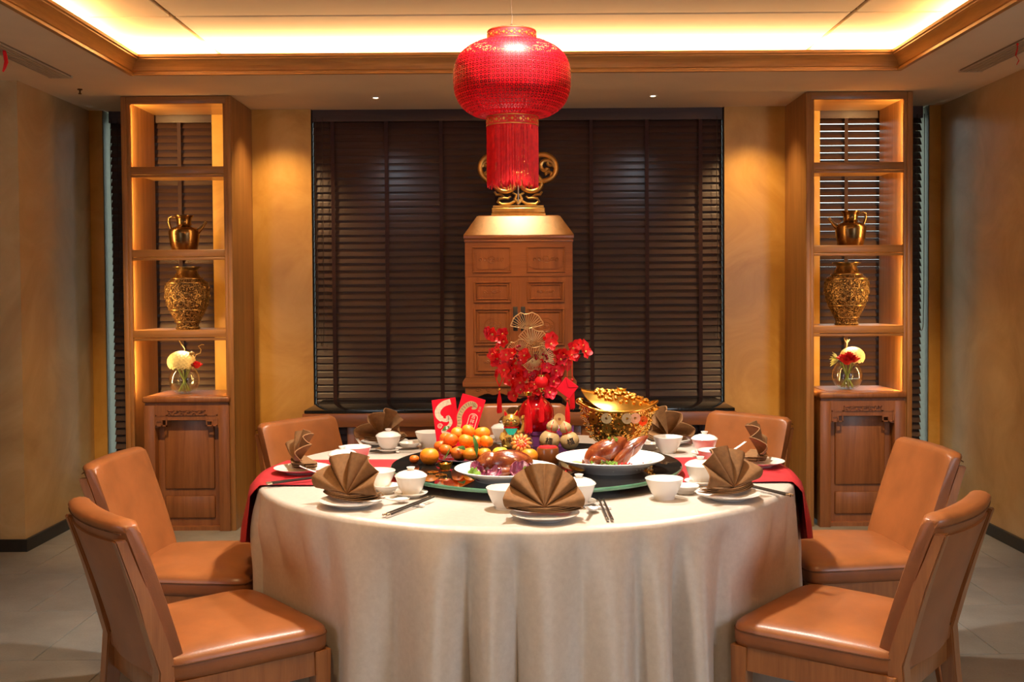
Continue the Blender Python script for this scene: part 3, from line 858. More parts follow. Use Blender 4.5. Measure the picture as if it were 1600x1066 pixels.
# ---- goldfish-bowl bouquets on the pedestals
M_HYD = plain('cream_petals', (0.72, 0.62, 0.30), 0.6, var=0.18, vscale=60)
M_ROSE = plain('red_petals', (0.55, 0.012, 0.02), 0.5, var=0.2, vscale=50)
M_STEM = plain('green_stem', (0.16, 0.22, 0.05), 0.5, var=0.3)
M_TWIG = plain('golden_twig', (0.42, 0.27, 0.09), 0.5, var=0.3)
M_LEAFP = plain('pale_green_leaf', (0.40, 0.42, 0.13), 0.5, var=0.25)

def florets(c, r, n, fr, seed, sq=0.8):
    rnd = random.Random(seed)
    m = MB()
    for i in range(n):
        zc = 1 - 1.55 * (i + 0.5) / n; a = i * 2.39996
        rr = math.sqrt(max(0, 1 - zc * zc))
        nrm = Vector((rr * cos(a), rr * sin(a), zc)).normalized()
        p = Vector(c) + Vector((nrm.x * r, nrm.y * r, nrm.z * r * sq))
        q = nrm.to_track_quat('Z', 'Y').to_matrix().to_4x4()
        tw = rnd.random() * pi
        for k in range(4):
            M = Matrix.Translation(p) @ q @ Matrix.Rotation(tw + k * pi / 2, 4, 'Z')
            vs = [m.bm.verts.new(M @ Vector(v)) for v in ((0, 0, 0), (fr * 0.55, -fr * 0.5, fr * 0.16), (fr * 1.1, 0, fr * 0.10), (fr * 0.55, fr * 0.5, fr * 0.16))]
            m.bm.faces.new(vs)
    return m

def rose(m, c, r, seed=0):
    rnd = random.Random(seed)
    for ring, (n, rr, up) in enumerate(((3, 0.35, 0.95), (5, 0.65, 0.75), (6, 1.0, 0.45))):
        for k in range(n):
            a = 2 * pi * (k + ring * 0.4) / n + rnd.random() * 0.3
            def fn(u, v, a=a, rr=rr, up=up, n=n):
                aa = a + (u - 0.5) * 2 * pi / n * 1.25
                q = rr * r * (0.3 + 0.7 * v) * (1 + 0.12 * v * v)
                return (c[0] + q * cos(aa), c[1] + q * sin(aa), c[2] + r * (-0.5 + (up + 0.35) * v - 0.35 * (u - 0.5) ** 2 * 4 * v * 0.5))
            m.grid(fn, 5, 4)

def bouquet(x, y, z, mir, label):
    t = thing('flower_bowl', label, 'flower arrangement', (x, y, z), 0, 'bouquets in glass bowls')
    R_ = 0.088
    outer = [(0, 0.0), (0.04, 0.001), (0.064, 0.016), (0.082, 0.045), (R_, 0.078), (0.083, 0.110), (0.066, 0.140), (0.060, 0.150)]
    inner = [(r - 0.003 if r > 0.01 else 0, zz + (0.006 if zz < 0.05 else 0)) for r, zz in reversed(outer)]
    MB().lathe(outer, 40).build('glass_bowl', M_GLASS, t)
    MB().lathe([(0, 0.0065), (0.038, 0.0075), (0.060, 0.022), (0.0785, 0.050), (0.083, 0.066), (0, 0.066)], 40).build('water', M_WATER, t)
    st = MB()
    for k in range(9):
        a = k * 0.7
        st.tube([(0.035 * cos(a + 2.6), 0.035 * sin(a + 2.6), 0.012), (0.01 * cos(a), 0.01 * sin(a), 0.09), (0.04 * cos(a), 0.04 * sin(a), 0.155)], 0.0032, 6)
    st.build('stems', M_STEM, t)
    if mir > 0:      # left bouquet: big cream hydrangea, one rose at the right
        florets((-0.012, -0.01, 0.185), 0.078, 190, 0.013, 3).build('hydrangea', M_HYD, t, smooth=0)
        m = MB(); rose(m, (0.082, -0.03, 0.165), 0.032, 2); m.build('rose', M_ROSE, t)
        MB().tube([(0.0, 0, 0.22), (0.005, 0, 0.26), (-0.012, 0, 0.285), (-0.03, 0, 0.315)], 0.0028, 6).build('twig', M_TWIG, t)
        m = MB(); m.tube([(0.06, 0, 0.20), (0.07, 0, 0.225), (0.095, 0, 0.235), (0.10, 0.0, 0.255), (0.085, 0, 0.275), (0.105, 0, 0.285), (0.118, 0, 0.283)], 0.0028, 6)
        m.build('twig', M_TWIG, t)
        MB().ico((0.055, -0.03, 0.235), 0.016, 1, (1.2, 0.6, 0.8)).build('dried_leaf', M_TWIG, t)
    else:            # right bouquet: roses in front, hydrangea right, pale leaves left
        florets((0.03, 0.0, 0.19), 0.068, 160, 0.013, 5).build('hydrangea', M_HYD, t, smooth=0)
        for k, (a, b) in enumerate(((-0.048, 0.182), (-0.012, 0.196), (-0.024, 0.164), (0.014, 0.178))):
            m = MB(); rose(m, (a, -0.072, b), 0.034, k); m.build('rose', M_ROSE, t)
        m = MB()
        for k in range(7):
            a = pi + 0.5 - k * 0.22
            p0 = Vector((-0.06, -0.03, 0.175)); p1 = p0 + Vector((0.055 * cos(a), -0.01 * (k % 3), -0.04 + 0.085 * k / 6))
            m.tube([p0, (p0 + p1) / 2 + Vector((0, 0, 0.004)), p1], [0.003, 0.010, 0.001], 6, flat=0.25)
        m.build('leaves', M_LEAFP, t)
        m = MB(); m.tube([(-0.005, 0, 0.24), (-0.002, 0, 0.265), (0.0, 0, 0.29)], 0.004, 6); m.tube([(-0.002, 0, 0.265), (-0.016, 0, 0.29), (-0.018, 0, 0.30)], 0.003, 6); m.tube([(0, 0, 0.27), (0.014, 0, 0.29)], 0.003, 6)
        m.build('twig', M_TWIG, t)
    return t
bouquet(-1.945, 6.09, 0.776, 1, 'cream hydrangea bouquet with one red rose in a glass bowl on the left pedestal')
bouquet(1.925, 6.09, 0.776, -1, 'red rose and cream hydrangea bouquet in a glass bowl on the right pedestal')
# small shelf downlights above the bouquets and pots
for sx, x in ((-1, -1.93), (1, 1.94)):
    light('SPOT', 'bouquet_downlight', (x, 6.06, 1.085), 1.5, WHITE, target=(x, 6.09, 0.8), size=0.015, spot=105, blend=0.8)

# ================================================================== CHAIRS
def make_chair():
    t = thing('dining_chair', 'x', 'chair', (0, 0, 0), 0, 'tan leather dining chairs around the table')
    SW, SD = 0.258, 0.232            # half width at the front, half depth; faces +y
    def outl(k=1.0, dy=0.0):
        return k
    # padded seat, trapezoid with rounded corners and a crown
    def seat(u, v):
        # u round the outline, v from rim to crown
        a = 2 * pi * u
        ca, sa = cos(a), sin(a)
        e = 0.22
        x = math.copysign(abs(ca) ** e, ca); y = math.copysign(abs(sa) ** e, sa)
        wx = SW - 0.034 * (1 - y) / 2
        return x, y, wx
    m = MB()
    lev = [(0.955, 0.388), (0.99, 0.392), (1.0, 0.405), (1.0, 0.430), (0.985, 0.446), (0.93, 0.458), (0.80, 0.466), (0.5, 0.472), (0.0, 0.474)]
    n = 56
    rings = []
    for (k, z) in lev:
        if k == 0:
            rings.append([m.bm.verts.new((0, 0, z))]); continue
        rg = []
        for i in range(n):
            x, y, wx = seat(i / n, 0)
            rg.append(m.bm.verts.new((x * wx * k, y * SD * k, z - (0.006 * (y * k) ** 2 if z > 0.45 else 0))))
        rings.append(rg)
    for a, b in zip(rings[:-1], rings[1:]):
        for i in range(n):
            j = (i + 1) % n
            if len(b) == 1: m.bm.faces.new((a[i], a[j], b[0]))
            else: m.bm.faces.new((a[i], a[j], b[j], b[i]))
    m.bm.faces.new(rings[0][::-1])
    st = m.build('seat', M_LEATHER, t, smooth=60)
    m = MB()
    pp = []
    for i in range(n):
        x, y, wx = seat(i / n, 0)
        pp.append((x * wx * 1.001, y * SD * 1.001, 0.432))
    m.tube(pp, 0.0022, 5, closed=True)
    m.build('seat_seam', M_SEAM, st)
    # seat rails
    MB().b2(-SW + 0.02, SW - 0.02, SD - 0.035, SD - 0.012, 0.325, 0.39, bev=0.003).build('front_rail', M_CHW, t)
    MB().b2(-SW + 0.03, SW - 0.03, -SD + 0.012, -SD + 0.035, 0.325, 0.39, bev=0.003).build('back_rail', M_CHW, t)
    for s in (-1, 1):
        MB().prism([(s * (SW - 0.012), SD - 0.02), (s * (SW - 0.036), SD - 0.02), (s * (SW - 0.056), -SD + 0.02), (s * (SW - 0.032), -SD + 0.02)], 0.325, 0.39, 'z').build('side_rail', M_CHW, t, smooth=0)
    # front legs, tapered
    for s in (-1, 1):
        m = MB()
        x = s * (SW - 0.030)
        A = [m.bm.verts.new((x + dx * 0.023, SD - 0.032 + dy * 0.023, 0.39)) for dx, dy in ((-1, -1), (1, -1), (1, 1), (-1, 1))]
        B = [m.bm.verts.new((x + dx * 0.016 + s * 0.0, SD - 0.030 + dy * 0.016, 0.0)) for dx, dy in ((-1, -1), (1, -1), (1, 1), (-1, 1))]
        m.bm.faces.new(A); m.bm.faces.new(B[::-1])
        for k in range(4): m.bm.faces.new((A[k], A[(k + 1) % 4], B[(k + 1) % 4], B[k]))
        m.build('front_leg', M_CHW, t, smooth=0)
    # the back: lean as a function of height, bowed in plan
    def yback(z):
        if z > 0.42: return -0.195 - 0.100 * (z - 0.42) / 0.38 - 0.02 * ((z - 0.42) / 0.38) ** 2
        return -0.195 - 0.055 * ((0.42 - z) / 0.42) ** 1.3
    BW = 0.210
    def bow(x): return -0.036 * (1 - (x / BW) ** 2)
    # back legs rising as posts outside the upholstery
    for s in (-1, 1):
        m = MB()
        rg = []
        for z in (0.0, 0.15, 0.30, 0.42, 0.52, 0.62, 0.70, 0.762):
            h = 0.017 + 0.009 * (1 - abs(z - 0.40) / 0.42) if z < 0.7 else 0.015
            d = 0.015 + 0.008 * (1 - abs(z - 0.40) / 0.42)
            y = yback(z) - 0.018
            x = s * (BW - 0.016)
            rg.append([m.bm.verts.new((x + dx * h, y + dy * d, z)) for dx, dy in ((-1, -1), (1, -1), (1, 1), (-1, 1))])
        for a, b in zip(rg[:-1], rg[1:]):
            for k in range(4): m.bm.faces.new((a[k], a[(k + 1) % 4], b[(k + 1) % 4], b[k]))
        m.bm.faces.new(rg[0][::-1]); m.bm.faces.new(rg[-1])
        bmesh.ops.bevel(m.bm, geom=[e for e in m.bm.edges if abs((e.verts[0].co - e.verts[1].co).z) > 0.02 or e.verts[0].co.z > 0.75 and e.verts[1].co.z > 0.75], offset=0.004, segments=2, affect='EDGES')
        m.build('back_leg', M_CHW, t, smooth=50)
    # upholstered back pad with a rounded top
    def pad(u, v):
        # v: height, u: round the section (front -> over -> back)
        return None
    m = MB()
    nx, th = 17, 0.058
    zs_ = [0.435, 0.47, 0.52, 0.58, 0.64, 0.70, 0.745, 0.775, 0.792]
    def front(x, z): return Vector((x, yback(z) + bow(x) * 0.8 + 0.045 + 0.010 * (1 - (x / BW) ** 2), z))
    def back(x, z): return Vector((x, yback(z) + bow(x) * 0.8 + 0.045 - th, z))
    cols = []
    for i in range(nx):
        x = -BW + 2 * BW * i / (nx - 1)
        ins = 0.012 if i in (0, nx - 1) else 0.0
        sec = []
        for z in zs_: 
            p = front(x, z); p.y -= ins; sec.append(p)
        zt = 0.792
        ztop = 0.806 - (0.012 if i in (0, nx - 1) else 0)
        pf, pb = front(x, zt), back(x, zt)
        for k in range(1, 6):
            q = pi * k / 6
            c_ = (pf + pb) / 2
            sec.append(Vector((x, c_.y + (pf.y - ins - c_.y) * cos(q), zt + (ztop - zt) * sin(q) * 1.2)))
        for z in reversed(zs_):
            p = back(x, z); p.y += ins; sec.append(p)
        cols.append([m.bm.verts.new(p) for p in sec])
    ns = len(cols[0])
    for a, b in zip(cols[:-1], cols[1:]):
        for k in range(ns): m.bm.faces.new((a[k], a[(k + 1) % ns], b[(k + 1) % ns], b[k]))
    m.bm.faces.new(cols[0]); m.bm.faces.new(cols[-1][::-1])
    # round the side edges
    es = [e for e in m.bm.edges if (e.verts[0] in cols[0] and e.verts[1] in cols[0]) or (e.verts[0] in cols[-1] and e.verts[1] in cols[-1])]
    bmesh.ops.bevel(m.bm, geom=es, offset=0.009, segments=3, profile=0.5, affect='EDGES')
    bk = m.build('backrest', M_LEATHER, t, smooth=60)
    m = MB()
    for i in range(2):
        pts = []
        for q in range(nx):
            x = -BW + 2 * BW * q / (nx - 1)
            p = back(x, 0.778) if i == 0 else front(x, 0.40)
            pts.append(p + Vector((0, -0.001 if i == 0 else 0, 0)))
        if i == 0: m.tube(pts, 0.002, 5)
    m.build('back_seam', M_SEAM, bk)
    # inset leather panel between the posts on the outside
    m = MB()
    def bp(u, v):
        x = -BW + 0.036 + (2 * BW - 0.072) * u; z = 0.40 + 0.352 * v
        return (x, yback(z) + bow(x) * 0.9 + 0.045 - th - 0.004, z)
    m.grid(bp, 12, 8)
    m.build('outer_back_panel', M_LEATHER, t, smooth=60, solid=0.008)
    return t

TCX, TCY = 0.025, 3.55
chair0 = make_chair()
chair_spots = [
    (217.8, 1.100, 219.0, 'near tan leather dining chair at the front left of the table'),
    (179.5, 1.105, 177.5, 'tan leather dining chair directly left of the table, behind the front left one'),
    (132.3, 1.115, 143.0, 'tan leather dining chair in front of the console, left of the tangerines'),
    (90.0, 1.260, 90.0, 'tan leather dining chair at the back of the table behind the red vase'),
    (48.3, 1.180, 43.0, 'tan leather dining chair in front of the console, right of the gold basket'),
    (6.0, 1.135, 5.0, 'tan leather dining chair directly right of the table, behind the front right one'),
    (-36.8, 1.105, -39.5, 'near tan leather dining chair at the front right of the table'),
]
for i, (az, r, face, lab) in enumerate(chair_spots):
    c = chair0 if i == 0 else copy_tree(chair0)
    c['label'] = lab
    c.location = (TCX + r * cos(RAD(az)), TCY + r * sin(RAD(az)), 0)
    c.rotation_euler = (0, 0, RAD(face + 180 - 90))
# ================================================================== ROUND TABLE, CLOTH, RUNNER, TURNTABLE
TR, TZ = 0.885, 0.752
t = thing('round_table', 'large round dining table hidden under the champagne tablecloth', 'table', (TCX, TCY, 0))
MB().cyl((0, 0, 0.715), TR - 0.012, 0.03, 96).build('table_top', M_CHW, t)
MB().lathe([(0, 0), (0.34, 0), (0.34, 0.03), (0.12, 0.07), (0.10, 0.65), (0.25, 0.715), (0, 0.715)], 32).build('pedestal_leg', M_CHW, t)

def cloth_r(a, v):
    """radius of the cloth's drop; v = 0 at the rim, 1 at the hem. Soft folds open downwards."""
    w = a + 0.045 * sin(5 * a + 0.6) + 0.03 * sin(11 * a)
    f = abs(cos(16.5 * w)) ** 1.1 - 0.60 + 0.16 * sin(9 * a + 1.0)
    f *= 0.75 + 0.25 * sin(7 * a + 2.0)
    g = max(0.0, (v - 0.03)) ** 0.5
    r = TR + 0.004 + 0.020 * v + 0.125 * f * g
    # a chair pushed in holds the cloth back in front of its seat
    z = TZ - 0.018 - (TZ - 0.038) * v
    k = min(1.0, max(0.0, (0.70 - z) / 0.22)); k = k * k * (3 - 2 * k)
    if k > 0:
        x, y = r * cos(a), r * sin(a)
        for (cx, cy, fx, fy) in SEATS:
            dx, dy = x - cx, y - cy
            fwd = dx * fx + dy * fy; lat = abs(-dx * fy + dy * fx)
            lim = 0.250
            if fwd < lim and lat < 0.36:
                e = 1.0 if lat < 0.26 else (0.36 - lat) / 0.10
                dot = cos(a) * fx + sin(a) * fy
                if dot < -0.3: r -= (lim - fwd) / -dot * k * e * 0.99
    return r
SEATS = [(c_[1] * cos(RAD(c_[0])), c_[1] * sin(RAD(c_[0])), -cos(RAD(c_[2])), -sin(RAD(c_[2]))) for c_ in chair_spots]
m = MB()
n = 540
prof = [(k / 10 * (TR - 0.03), TZ) for k in range(1, 11)]
rings = []
c0 = m.bm.verts.new((0, 0, TZ))
for r, z in prof: rings.append([m.bm.verts.new((r * cos(2 * pi * k / n), r * sin(2 * pi * k / n), z)) for k in range(n)])
for (dr, dz) in ((-0.018, 0.0), (-0.007, -0.002), (0.0, -0.008), (0.003, -0.018)):
    rings.append([m.bm.verts.new(((TR + dr) * cos(2 * pi * k / n), (TR + dr) * sin(2 * pi * k / n), TZ + dz)) for k in range(n)])
nv = 26
for j in range(1, nv + 1):
    v = j / nv
    z = TZ - 0.018 - (TZ - 0.018 - 0.02) * v
    rings.append([m.bm.verts.new((cloth_r(2 * pi * k / n, v) * cos(2 * pi * k / n), cloth_r(2 * pi * k / n, v) * sin(2 * pi * k / n), z)) for k in range(n)])
for k in range(n): m.bm.faces.new((c0, rings[0][k], rings[0][(k + 1) % n]))
for a, b in zip(rings[:-1], rings[1:]):
    for k in range(n): m.bm.faces.new((a[k], b[k], b[(k + 1) % n], a[(k + 1) % n]))
o = m.build('tablecloth', M_CLOTH, None, smooth=80, loc=(TCX, TCY, 0))
tag(o, 'champagne white tablecloth falling in folds to the floor over the round table', 'tablecloth')

# red runner across the table, hanging over both sides
m = MB()
RY0, RY1 = -0.29, 0.19          # its edges in y, relative to the table centre
def run(u, v):
    y = RY0 + (RY1 - RY0) * v
    half = math.sqrt((TR + 0.006) ** 2 - y * y)
    L = half + 0.30
    s = -L + 2 * L * u
    wob = 0.004 * sin(9 * s + 4 * v)
    if abs(s) < half - 0.012:
        return (s, y, TZ + 0.0045 + 0.0012 * sin(14 * s + 9 * v) ** 2)
    d = abs(s) - (half - 0.012)
    sg = 1 if s > 0 else -1
    r = 0.022
    if d < r * pi / 2:
        q = d / r
        return (sg * (half - 0.012 + r * sin(q)), y, TZ + 0.0045 - r * (1 - cos(q)))
    dd = d - r * pi / 2
    dd2 = dd * (0.55 + 0.45 * (v if sg < 0 else v))
    nx, ny = sg * half / TR, y / TR
    out = 0.012 + 0.10 * dd2 + 0.014 * sin(22 * v) * min(1, dd2 * 9)
    return (sg * (half - 0.012 + r) + nx * out, y + ny * out, TZ + 0.0045 - r - dd2)
m.grid(run, 90, 26)
o = m.build('table_runner', M_RUN, None, smooth=70, loc=(TCX, TCY, 0), solid=-0.0015)
tag(o, 'red brocade runner lying across the white tablecloth and over its edges', 'table runner')

# glass turntable
SXC, SYC, SR, SZ = 0.06, 3.45, 0.478, 0.79
t = thing('turntable', 'round black glass turntable with a green edge in the table centre', 'turntable', (SXC, SYC, TZ + 0.004))
MB().cyl((0, 0, 0.003), 0.16, 0.018, 40).build('bearing_base', M_DARK, t)
m = MB().lathe([(0, 0.023), (SR - 0.004, 0.023), (SR, 0.026), (SR, 0.031), (SR - 0.004, 0.034), (0, 0.034)], 128)
m.build('glass_disc', plain('black_glass', (0.010, 0.009, 0.008), 0.03, spec=0.6, var=0.1, vscale=4), t, smooth=30)
MB().lathe([(SR - 0.001, 0.0225), (SR + 0.0015, 0.0255), (SR + 0.0015, 0.0315), (SR - 0.001, 0.0345)], 128).build('green_edge', plain('green_glass_edge', (0.10, 0.26, 0.17), 0.15, var=0.15, vscale=10), t)

# ================================================================== LANTERN
t = thing('lantern', 'big round red perforated lantern with a fringe hanging over the table', 'lantern', (-0.012, 3.57, 2.245))
M_LAN, _nt, _b = nodes('red_perforated_fabric')
_tc = _nt.nodes.new('ShaderNodeTexCoord'); _sep = _nt.nodes.new('ShaderNodeSeparateXYZ'); _nt.links.new(_tc.outputs['Object'], _sep.inputs[0])
def mth(op, a, b=None, c=None):
    q = _nt.nodes.new('ShaderNodeMath'); q.operation = op
    for i, v in enumerate((a, b, c)):
        if v is None: continue
        if isinstance(v, (int, float)): q.inputs[i].default_value = v
        else: _nt.links.new(v, q.inputs[i])
    return q.outputs[0]
_ang = mth('ARCTAN2', _sep.outputs['Y'], _sep.outputs['X'])
_u = mth('MULTIPLY', _ang, 84 / (2 * pi)); _w = mth('MULTIPLY', _sep.outputs['Z'], 68.0)
_fu = mth('SUBTRACT', mth('FRACT', _u), 0.5); _fw = mth('SUBTRACT', mth('FRACT', _w), 0.5)
# four-petalled cut-outs: product of the two diagonals
_d1 = mth('ABSOLUTE', mth('MULTIPLY', _fu, _fw)); _rad = mth('ADD', mth('MULTIPLY', _fu, _fu), mth('MULTIPLY', _fw, _fw))
_pet = mth('GREATER_THAN', _d1, 0.045); _in = mth('LESS_THAN', _rad, 0.30)
_hole = mth('MULTIPLY', _pet, _in)
_mix = _nt.nodes.new('ShaderNodeMix'); _mix.data_type = 'RGBA'
_nt.links.new(_hole, _mix.inputs['Factor'])
_mix.inputs['A'].default_value = (0.52, 0.003, 0.010, 1); _mix.inputs['B'].default_value = (0.035, 0.0004, 0.001, 1)  # near-black red in the cut-outs paints in the lantern's dark inside
_nt.links.new(_mix.outputs['Result'], _b.inputs['Base Color'])
_b.inputs['Roughness'].default_value = 0.45
_b.inputs['Specular IOR Level'].default_value = 0.22
bump(_nt, _b, _hole, 0.4, 0.001)
_tr = _nt.nodes.new('ShaderNodeBsdfTranslucent'); _nt.links.new(_mix.outputs['Result'], _tr.inputs[0])
_ms = _nt.nodes.new('ShaderNodeMixShader'); _ms.inputs[0].default_value = 0.28
_out = _nt.nodes['Material Output']
_nt.links.new(_b.outputs[0], _ms.inputs[1]); _nt.links.new(_tr.outputs[0], _ms.inputs[2]); 
_tp = _nt.nodes.new('ShaderNodeBsdfTransparent'); _ms2 = _nt.nodes.new('ShaderNodeMixShader')
_nt.links.new(mth('MULTIPLY', _hole, 0.3), _ms2.inputs[0]); _nt.links.new(_ms.outputs[0], _ms2.inputs[1]); _nt.links.new(_tp.outputs[0], _ms2.inputs[2])
_nt.links.new(_ms2.outputs[0], _out.inputs[0])
LR = 0.201
lp = []
for k in range(25):
    q = -1 + 2 * k / 24
    zz = -0.168 + 0.128 * q
    lp.append((0.085 + (LR - 0.085) * max(0.0, 1 - abs(q) ** 2.6) ** 0.55, zz))
nseg = 96
m = MB()
rg = []
for (r, z) in lp:
    rg.append([m.bm.verts.new((r * (1 - 0.010 * abs(cos(6 * (2 * pi * k / nseg))) ** 6) * cos(2 * pi * k / nseg), r * (1 - 0.010 * abs(cos(6 * (2 * pi * k / nseg))) ** 6) * sin(2 * pi * k / nseg), z)) for k in range(nseg)])
for a, b in zip(rg[:-1], rg[1:]):
    for k in range(nseg): m.bm.faces.new((a[k], a[(k + 1) % nseg], b[(k + 1) % nseg], b[k]))
bd = m.build('body', M_LAN, t, smooth=60)
rb = MB()
for k in range(12):
    a = 2 * pi * (k + 0.5) / 12
    rb.tube([((r - 0.003) * cos(a), (r - 0.003) * sin(a), z) for r, z in lp], 0.0018, 5)
rb.build('rib', M_RED, bd)
def collar(z0, z1, r, name):
    c = MB().lathe([(r - 0.003, z0), (r, z0), (r, z1), (r - 0.003, z1)], 64).build(name, plain(name + '_red', (0.62, 0.01, 0.012), 0.45, var=0.1), t)
    g = MB()
    for z in (z0 + 0.003, z1 - 0.003): g.lathe([(r - 0.0005, z - 0.0022), (r + 0.0014, z), (r - 0.0005, z + 0.0022)], 64)
    g.build('gold_band', M_GILT, c)
    g = MB(); zc = (z0 + z1) / 2
    for k in range(20):
        a = 2 * pi * k / 20
        for (da, dz, s_) in ((0, 0, 1.0), (0.12, 0.006, 0.5), (0.12, -0.006, 0.5), (0.20, 0.0, 0.4)):
            M = Matrix.Rotation(a + da, 4, 'Z') @ Matrix.Translation((r + 0.0005, 0, zc + dz)) @ Matrix.Rotation(pi / 4, 4, 'X')
            g.box((0, 0, 0), (0.0018, 0.008 * s_, 0.008 * s_), M)
    g.build('gold_motif', M_GILT, c)
    return c
collar(-0.042, -0.004, 0.083, 'top_collar')
collar(-0.328, -0.293, 0.0885, 'bottom_collar')
fr = MB()
rnd = random.Random(4)
for k in range(400):
    a = 2 * pi * k / 400 + rnd.uniform(-0.008, 0.008); r = 0.086 + rnd.uniform(-0.003, 0.002)
    zb = -0.523 + rnd.uniform(-0.012, 0.010)
    s1, s2 = rnd.uniform(-0.012, 0.012), rnd.uniform(-0.018, 0.018)
    fr.tube([(r * cos(a), r * sin(a), -0.325), ((r + s1 * 0.1) * cos(a + s1), (r + s1 * 0.1) * sin(a + s1), -0.42), (r * cos(a + s2), r * sin(a + s2), zb)], 0.0009, 3, cap=False)
f_ = fr.build('fringe', plain('red_fringe', (0.80, 0.008, 0.012), 0.55, var=0.15, vscale=60), t)
f_['kind'] = 'stuff'
MB().lathe([(0.084, -0.292), (0.06, -0.294), (0, -0.294)], 48).build('bottom_disc', M_RED, t)
hk = MB()
hk.tube([(-0.05, 0, 0.006), (-0.045, 0, 0.0), (-0.02, 0, 0.001), (0.0, 0, 0.004), (0.02, 0, 0.001), (0.045, 0, 0.0), (0.05, 0, 0.006)], 0.0016, 6)
hk.tube([(-0.02, 0, 0.002), (-0.006, 0, 0.014), (0, 0, 0.022), (0.006, 0, 0.014), (0.02, 0, 0.002)], 0.0016, 6)
for s_ in (-1, 1): hk.tube([(s_ * 0.05, 0, 0.004), (s_ * 0.06, 0, -0.004), (s_ * 0.08, 0, -0.006)], 0.0014, 6)
hk.build('hanger', plain('steel_wire', (0.7, 0.62, 0.5), 0.25, metal=1, var=0.05), t)
MB().tube([(0, 0, 0.02), (0.002, 0, 0.045), (-0.001, 0, 0.08), (0, 0, 0.412)], 0.0011, 6).build('wire', plain('fine_wire', (0.5, 0.4, 0.3), 0.4, metal=0.5, var=0.05), t)
# ================================================================== PLACE SETTINGS
TT = TZ + 0.0005
def plate_mesh():
    return MB().lathe([(0, 0.004), (0.048, 0.004), (0.052, 0.0), (0.056, 0.004), (0.075, 0.010), (0.092, 0.0165), (0.0935, 0.0185), (0.091, 0.0190), (0.074, 0.0135), (0.055, 0.0085), (0, 0.0080)], 56).mesh('plate', M_PORC)
def bowl_parts():
    return MB().lathe([(0, 0.004), (0.026, 0.004), (0.027, 0.0), (0.030, 0.0), (0.030, 0.007), (0.040, 0.022), (0.050, 0.044), (0.0555, 0.060), (0.0545, 0.061), (0.048, 0.045), (0.037, 0.022), (0.022, 0.012), (0, 0.011)], 48).mesh('soup_bowl', M_PORC)
def saucer_mesh():
    return MB().lathe([(0, 0.003), (0.024, 0.003), (0.025, 0.0), (0.028, 0.0), (0.029, 0.004), (0.046, 0.010), (0.050, 0.014), (0.049, 0.015), (0.036, 0.0095), (0.022, 0.0075), (0, 0.0075)], 40).mesh('saucer', M_PORC)
ME_PLATE, ME_BOWL, ME_SAUC = plate_mesh(), bowl_parts(), saucer_mesh()
ME_CUP = MB().lathe([(0, 0.003), (0.022, 0.003), (0.023, 0.0), (0.026, 0.0), (0.026, 0.005), (0.034, 0.016), (0.041, 0.034), (0.046, 0.052), (0.0455, 0.053), (0.039, 0.035), (0.03, 0.016), (0, 0.010)], 44).mesh('cup', M_PORC)
ME_LID = MB().lathe([(0.0475, 0.0), (0.0485, 0.002), (0.046, 0.006), (0.036, 0.013), (0.020, 0.018), (0.012, 0.019), (0, 0.019)], 44).mesh('lid', M_PORC)
ME_KNOB = MB().lathe([(0.010, 0.0), (0.0095, 0.004), (0.0125, 0.008), (0.0125, 0.010), (0, 0.0105)], 28).mesh('knob', M_PORC)
ME_DISH = MB().lathe([(0, 0.004), (0.022, 0.004), (0.023, 0.0), (0.026, 0.0), (0.027, 0.008), (0.036, 0.015), (0.041, 0.024), (0.040, 0.025), (0.033, 0.017), (0.022, 0.012), (0, 0.011)], 40).mesh('sauce_dish', M_PORC)
def spoon_mesh():
    m = MB()
    def fn(u, v):
        # u along, v round: bowl then handle; a trough open at the top
        s_ = -0.028 + 0.150 * u
        if s_ < 0.032:
            q = (s_ + 0.028) / 0.060
            hw = 0.021 * math.sqrt(max(0.02, 1 - (2 * q - 0.95) ** 2 * 0.92)) ; dp = 0.013 * math.sqrt(max(0.02, 1 - (2 * q - 0.95) ** 2)); zc = 0.016
            if q > 0.8: hw = max(hw, 0.008)
        else:
            q = (s_ - 0.032) / 0.09
            hw = 0.0075 - 0.001 * q; dp = 0.004; zc = 0.016 + 0.030 * q ** 1.2
        a = pi * v
        return (s_, -hw * cos(a), zc - dp * sin(a))
    m.grid(fn, 26, 9)
    return m.mesh('spoon', M_PORC, smooth=70, solid=0.0022)
ME_SPOON = spoon_mesh()
M_BLACK = plain('black_lacquer', (0.020, 0.014, 0.011), 0.3, var=0.2)
M_SILV = plain('silver_cap', (0.75, 0.70, 0.62), 0.2, metal=1.0, var=0.05)
def stick(z0, z1, r0, r1, x0, x1): 
    m = MB(); m.tube([(x0, 0, z0), (x1, 0, z1)], [r0, r1], 8); return m
ME_STK = stick(0.0, 0.0, 0.0038, 0.0025, -0.105, 0.125).mesh('shaft', M_BLACK)
ME_STC = stick(0.0, 0.0, 0.0041, 0.0040, -0.119, -0.104).mesh('silver_cap', M_SILV)
ME_REST = MB().box((0, 0, 0.004), (0.014, 0.042, 0.008), bev=0.003).mesh('chopstick_rest', M_PORC)

